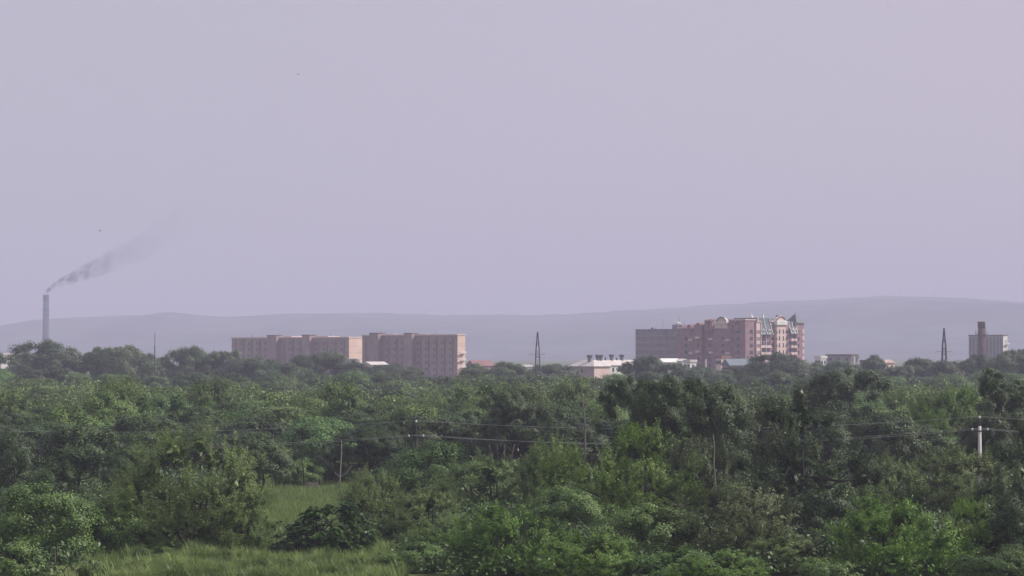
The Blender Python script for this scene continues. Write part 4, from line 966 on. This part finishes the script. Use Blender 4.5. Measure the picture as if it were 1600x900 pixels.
# brush pile
def brush():
    D = 286; rs = random.Random(2); o = empty('brush_pile', (X(487, D), D, .05), 'pale heap of dead branches in the grassy clearing', 'brush pile'); o.scale = (.75, .75, .8)
    mb = MB()
    for k in range(60):
        a = rs.random() * 6.28; r = rs.uniform(.1, 1.0); b = rs.random() * 6.28; l = rs.uniform(.4, 1.0)
        z = max(.05, 1.1 * (1 - r * .75) * rs.random() ** .5); p = Vector((r * math.cos(a) * 1.1, r * math.sin(a), z)); q = Vector((math.cos(b) * l, math.sin(b) * l * .5, rs.uniform(-.35, .35) * l))
        mb.tube([tuple(p - q), tuple(p + Vector((0, 0, .12))), tuple(p + q)], [.03, .045, .02], 4)
    mb.build('branches', M_SNAG, o)
brush()

# ------------------------------------------------------------------ grass and undergrowth
def grass(name, polyfn, n, hmin, hmax, wd, label, mat, seed, x0, x1, d0, d1):
    rs = np.random.RandomState(seed); d = np.sqrt(rs.rand(n) * (d1 ** 2 - d0 ** 2) + d0 ** 2); px = x0 + rs.rand(n) * (x1 - x0)
    keep = polyfn(px, d); d = d[keep]; px = px[keep]; n = len(d); x = (px - 800) / F * d
    cl = .5 + .5 * np.sin(x * .9 + 2 * np.sin(d * .35)) * np.sin(d * .6 + x * .3)
    h = (hmin + (hmax - hmin) * rs.rand(n)) * (.6 + .6 * cl); a = rs.rand(n) * 6.28; w = wd * (.6 + .8 * rs.rand(n)); ln = h * (.15 + .5 * rs.rand(n)); la = rs.rand(n) * 6.28
    z0 = np.full(n, -.1)
    b0 = np.stack([x - np.cos(a) * w, d - np.sin(a) * w, z0], -1); b1 = np.stack([x + np.cos(a) * w, d + np.sin(a) * w, z0], -1)
    tp = np.stack([x + np.cos(la) * ln, d + np.sin(la) * ln, h], -1)
    co = np.stack([b0, b1, tp], 1).reshape(-1, 3)
    o = link(bpy.data.objects.new(name, np_mesh(name, co, tris=np.arange(3 * n).reshape(-1, 3), mat=mat, attr=np.clip(rs.rand(n) * .7 + .35 * cl - .05, 0, 1))))
    tag(o, label, 'grass', kind='stuff')
def tufts():
    rs = np.random.RandomState(21); nt = 5200; d = np.sqrt(rs.rand(nt) * (200 ** 2 - 166 ** 2) + 166 ** 2); px = 130 + rs.rand(nt) * 520
    edge = 182 + 6 * np.sin(px * .021 + 1) + 6 * np.sin(px * .067) + 4 * np.sin(px * .19); keep = (d < edge + 3 * rs.rand(nt)) & (px > 150 + 25 * np.sin(d)) & (px < 622 + 14 * np.sin(d * 1.3))
    d = d[keep]; px = px[keep]; nt = len(d); x = (px - 800) / F * d; th = .5 + .9 * rs.rand(nt) ** 2 + .35 * np.sin(x * .8 + 1.5 * np.sin(d * .5)); th = np.maximum(th, .35); tc = np.clip(.5 + .35 * np.sin(x * .45 + d * .6) + .25 * rs.normal(size=nt), 0, 1)
    k = 58; i = np.repeat(np.arange(nt), k); n = len(i); a = rs.rand(n) * 6.28; h = th[i] * (.5 + .6 * rs.rand(n)); ln = h * (.15 + .6 * rs.rand(n)); w = .016 + .02 * rs.rand(n)
    b = np.stack([x[i] + .12 * rs.normal(size=n), d[i] + .12 * rs.normal(size=n), np.full(n, -.1)], -1); s_ = np.stack([-np.sin(a) * w, np.cos(a) * w, 0 * a], -1)
    m = b + np.stack([np.cos(a) * ln * .4, np.sin(a) * ln * .4, h * .65], -1); t = b + np.stack([np.cos(a) * ln, np.sin(a) * ln, h], -1)
    co = np.stack([b - s_, b + s_, m + s_ * .8, t, m - s_ * .8], 1)
    co = np.stack([co[:, 0], co[:, 1], co[:, 2], co[:, 4], co[:, 4], co[:, 2], co[:, 3], t - s_ * .2], 1).reshape(-1, 3)
    at = np.repeat(np.clip(tc[i] * .75 + .3 * rs.rand(n) - .05, 0, 1), 2)
    o = link(bpy.data.objects.new('tall_grass', np_mesh('tall_grass', co, quads=np.arange(8 * n).reshape(-1, 4), mat=M_GRASS, attr=at)))
    tag(o, 'tall sunlit grass along the bottom left of the picture', 'grass', kind='stuff')
tufts()
grass('meadow_grass', lambda p, d: np.ones_like(p, bool), 170000, .25, .9, .045, 'low grass of the clearing in the wood', M_MEADOW, 2, 135, 640, 178, 335)
WEEDS = [(232, 181, 866), (300, 178, 872), (352, 184, 862), (418, 179, 868), (470, 183, 862), (508, 177, 874), (560, 180, 866), (602, 182, 858), (262, 174, 884), (388, 173, 886), (536, 173, 884), (420, 262, 780)]
for i, (px, d, y) in enumerate(WEEDS):
    W_ = 'in the tall grass' if d < 200 else 'in the clearing'
    tree('weed_clump', ['bushA', 'shootA', 'willowC'][i % 3], px, d, y, rng.uniform(26, 52), f'leafy weed clump {W_}', 'weeds', 'weed clumps ' + W_, W=None)

def under():
    rs = np.random.RandomState(8); nc = 3600; d = np.sqrt(rs.rand(nc) * (345 ** 2 - 168 ** 2) + 168 ** 2); px = -40 + rs.rand(nc) * 1680
    keep = ~((px > 390) & (px < 570) & (d > 205)) & ~((px > 140) & (px < 630) & (d < 200)); d = d[keep]; px = px[keep]; nc = len(d)
    c = np.stack([(px - 800) / F * d, d, .3 + .9 * rs.rand(nc)], -1); k = 34; n = nc * k; idx = np.repeat(np.arange(nc), k)
    q = norm(rs.normal(size=(n, 3))); q[:, 2] = np.abs(q[:, 2]); p = c[idx] + q * (.6 + 1.1 * rs.rand(n))[:, None]; p[:, 2] = np.maximum(p[:, 2] * .9, .05)
    nr = norm(q * .4 + [0, 0, .6] + .6 * rs.normal(size=(n, 3))); u = norm(np.cross(nr, rs.normal(size=(n, 3)))); v = norm(np.cross(u, nr)); s = (.12 + .09 * rs.rand(n))[:, None]
    co = np.stack([p - v * s, p + u * s * .6, p + v * s, p - u * s * .6], 1).reshape(-1, 3)
    o = link(bpy.data.objects.new('undergrowth', np_mesh('undergrowth', co, quads=np.arange(4 * n).reshape(-1, 4), mat=M_DARK, attr=rs.rand(n))))
    tag(o, 'low weeds and brambles between the nearer trees', 'undergrowth', kind='stuff')
under()
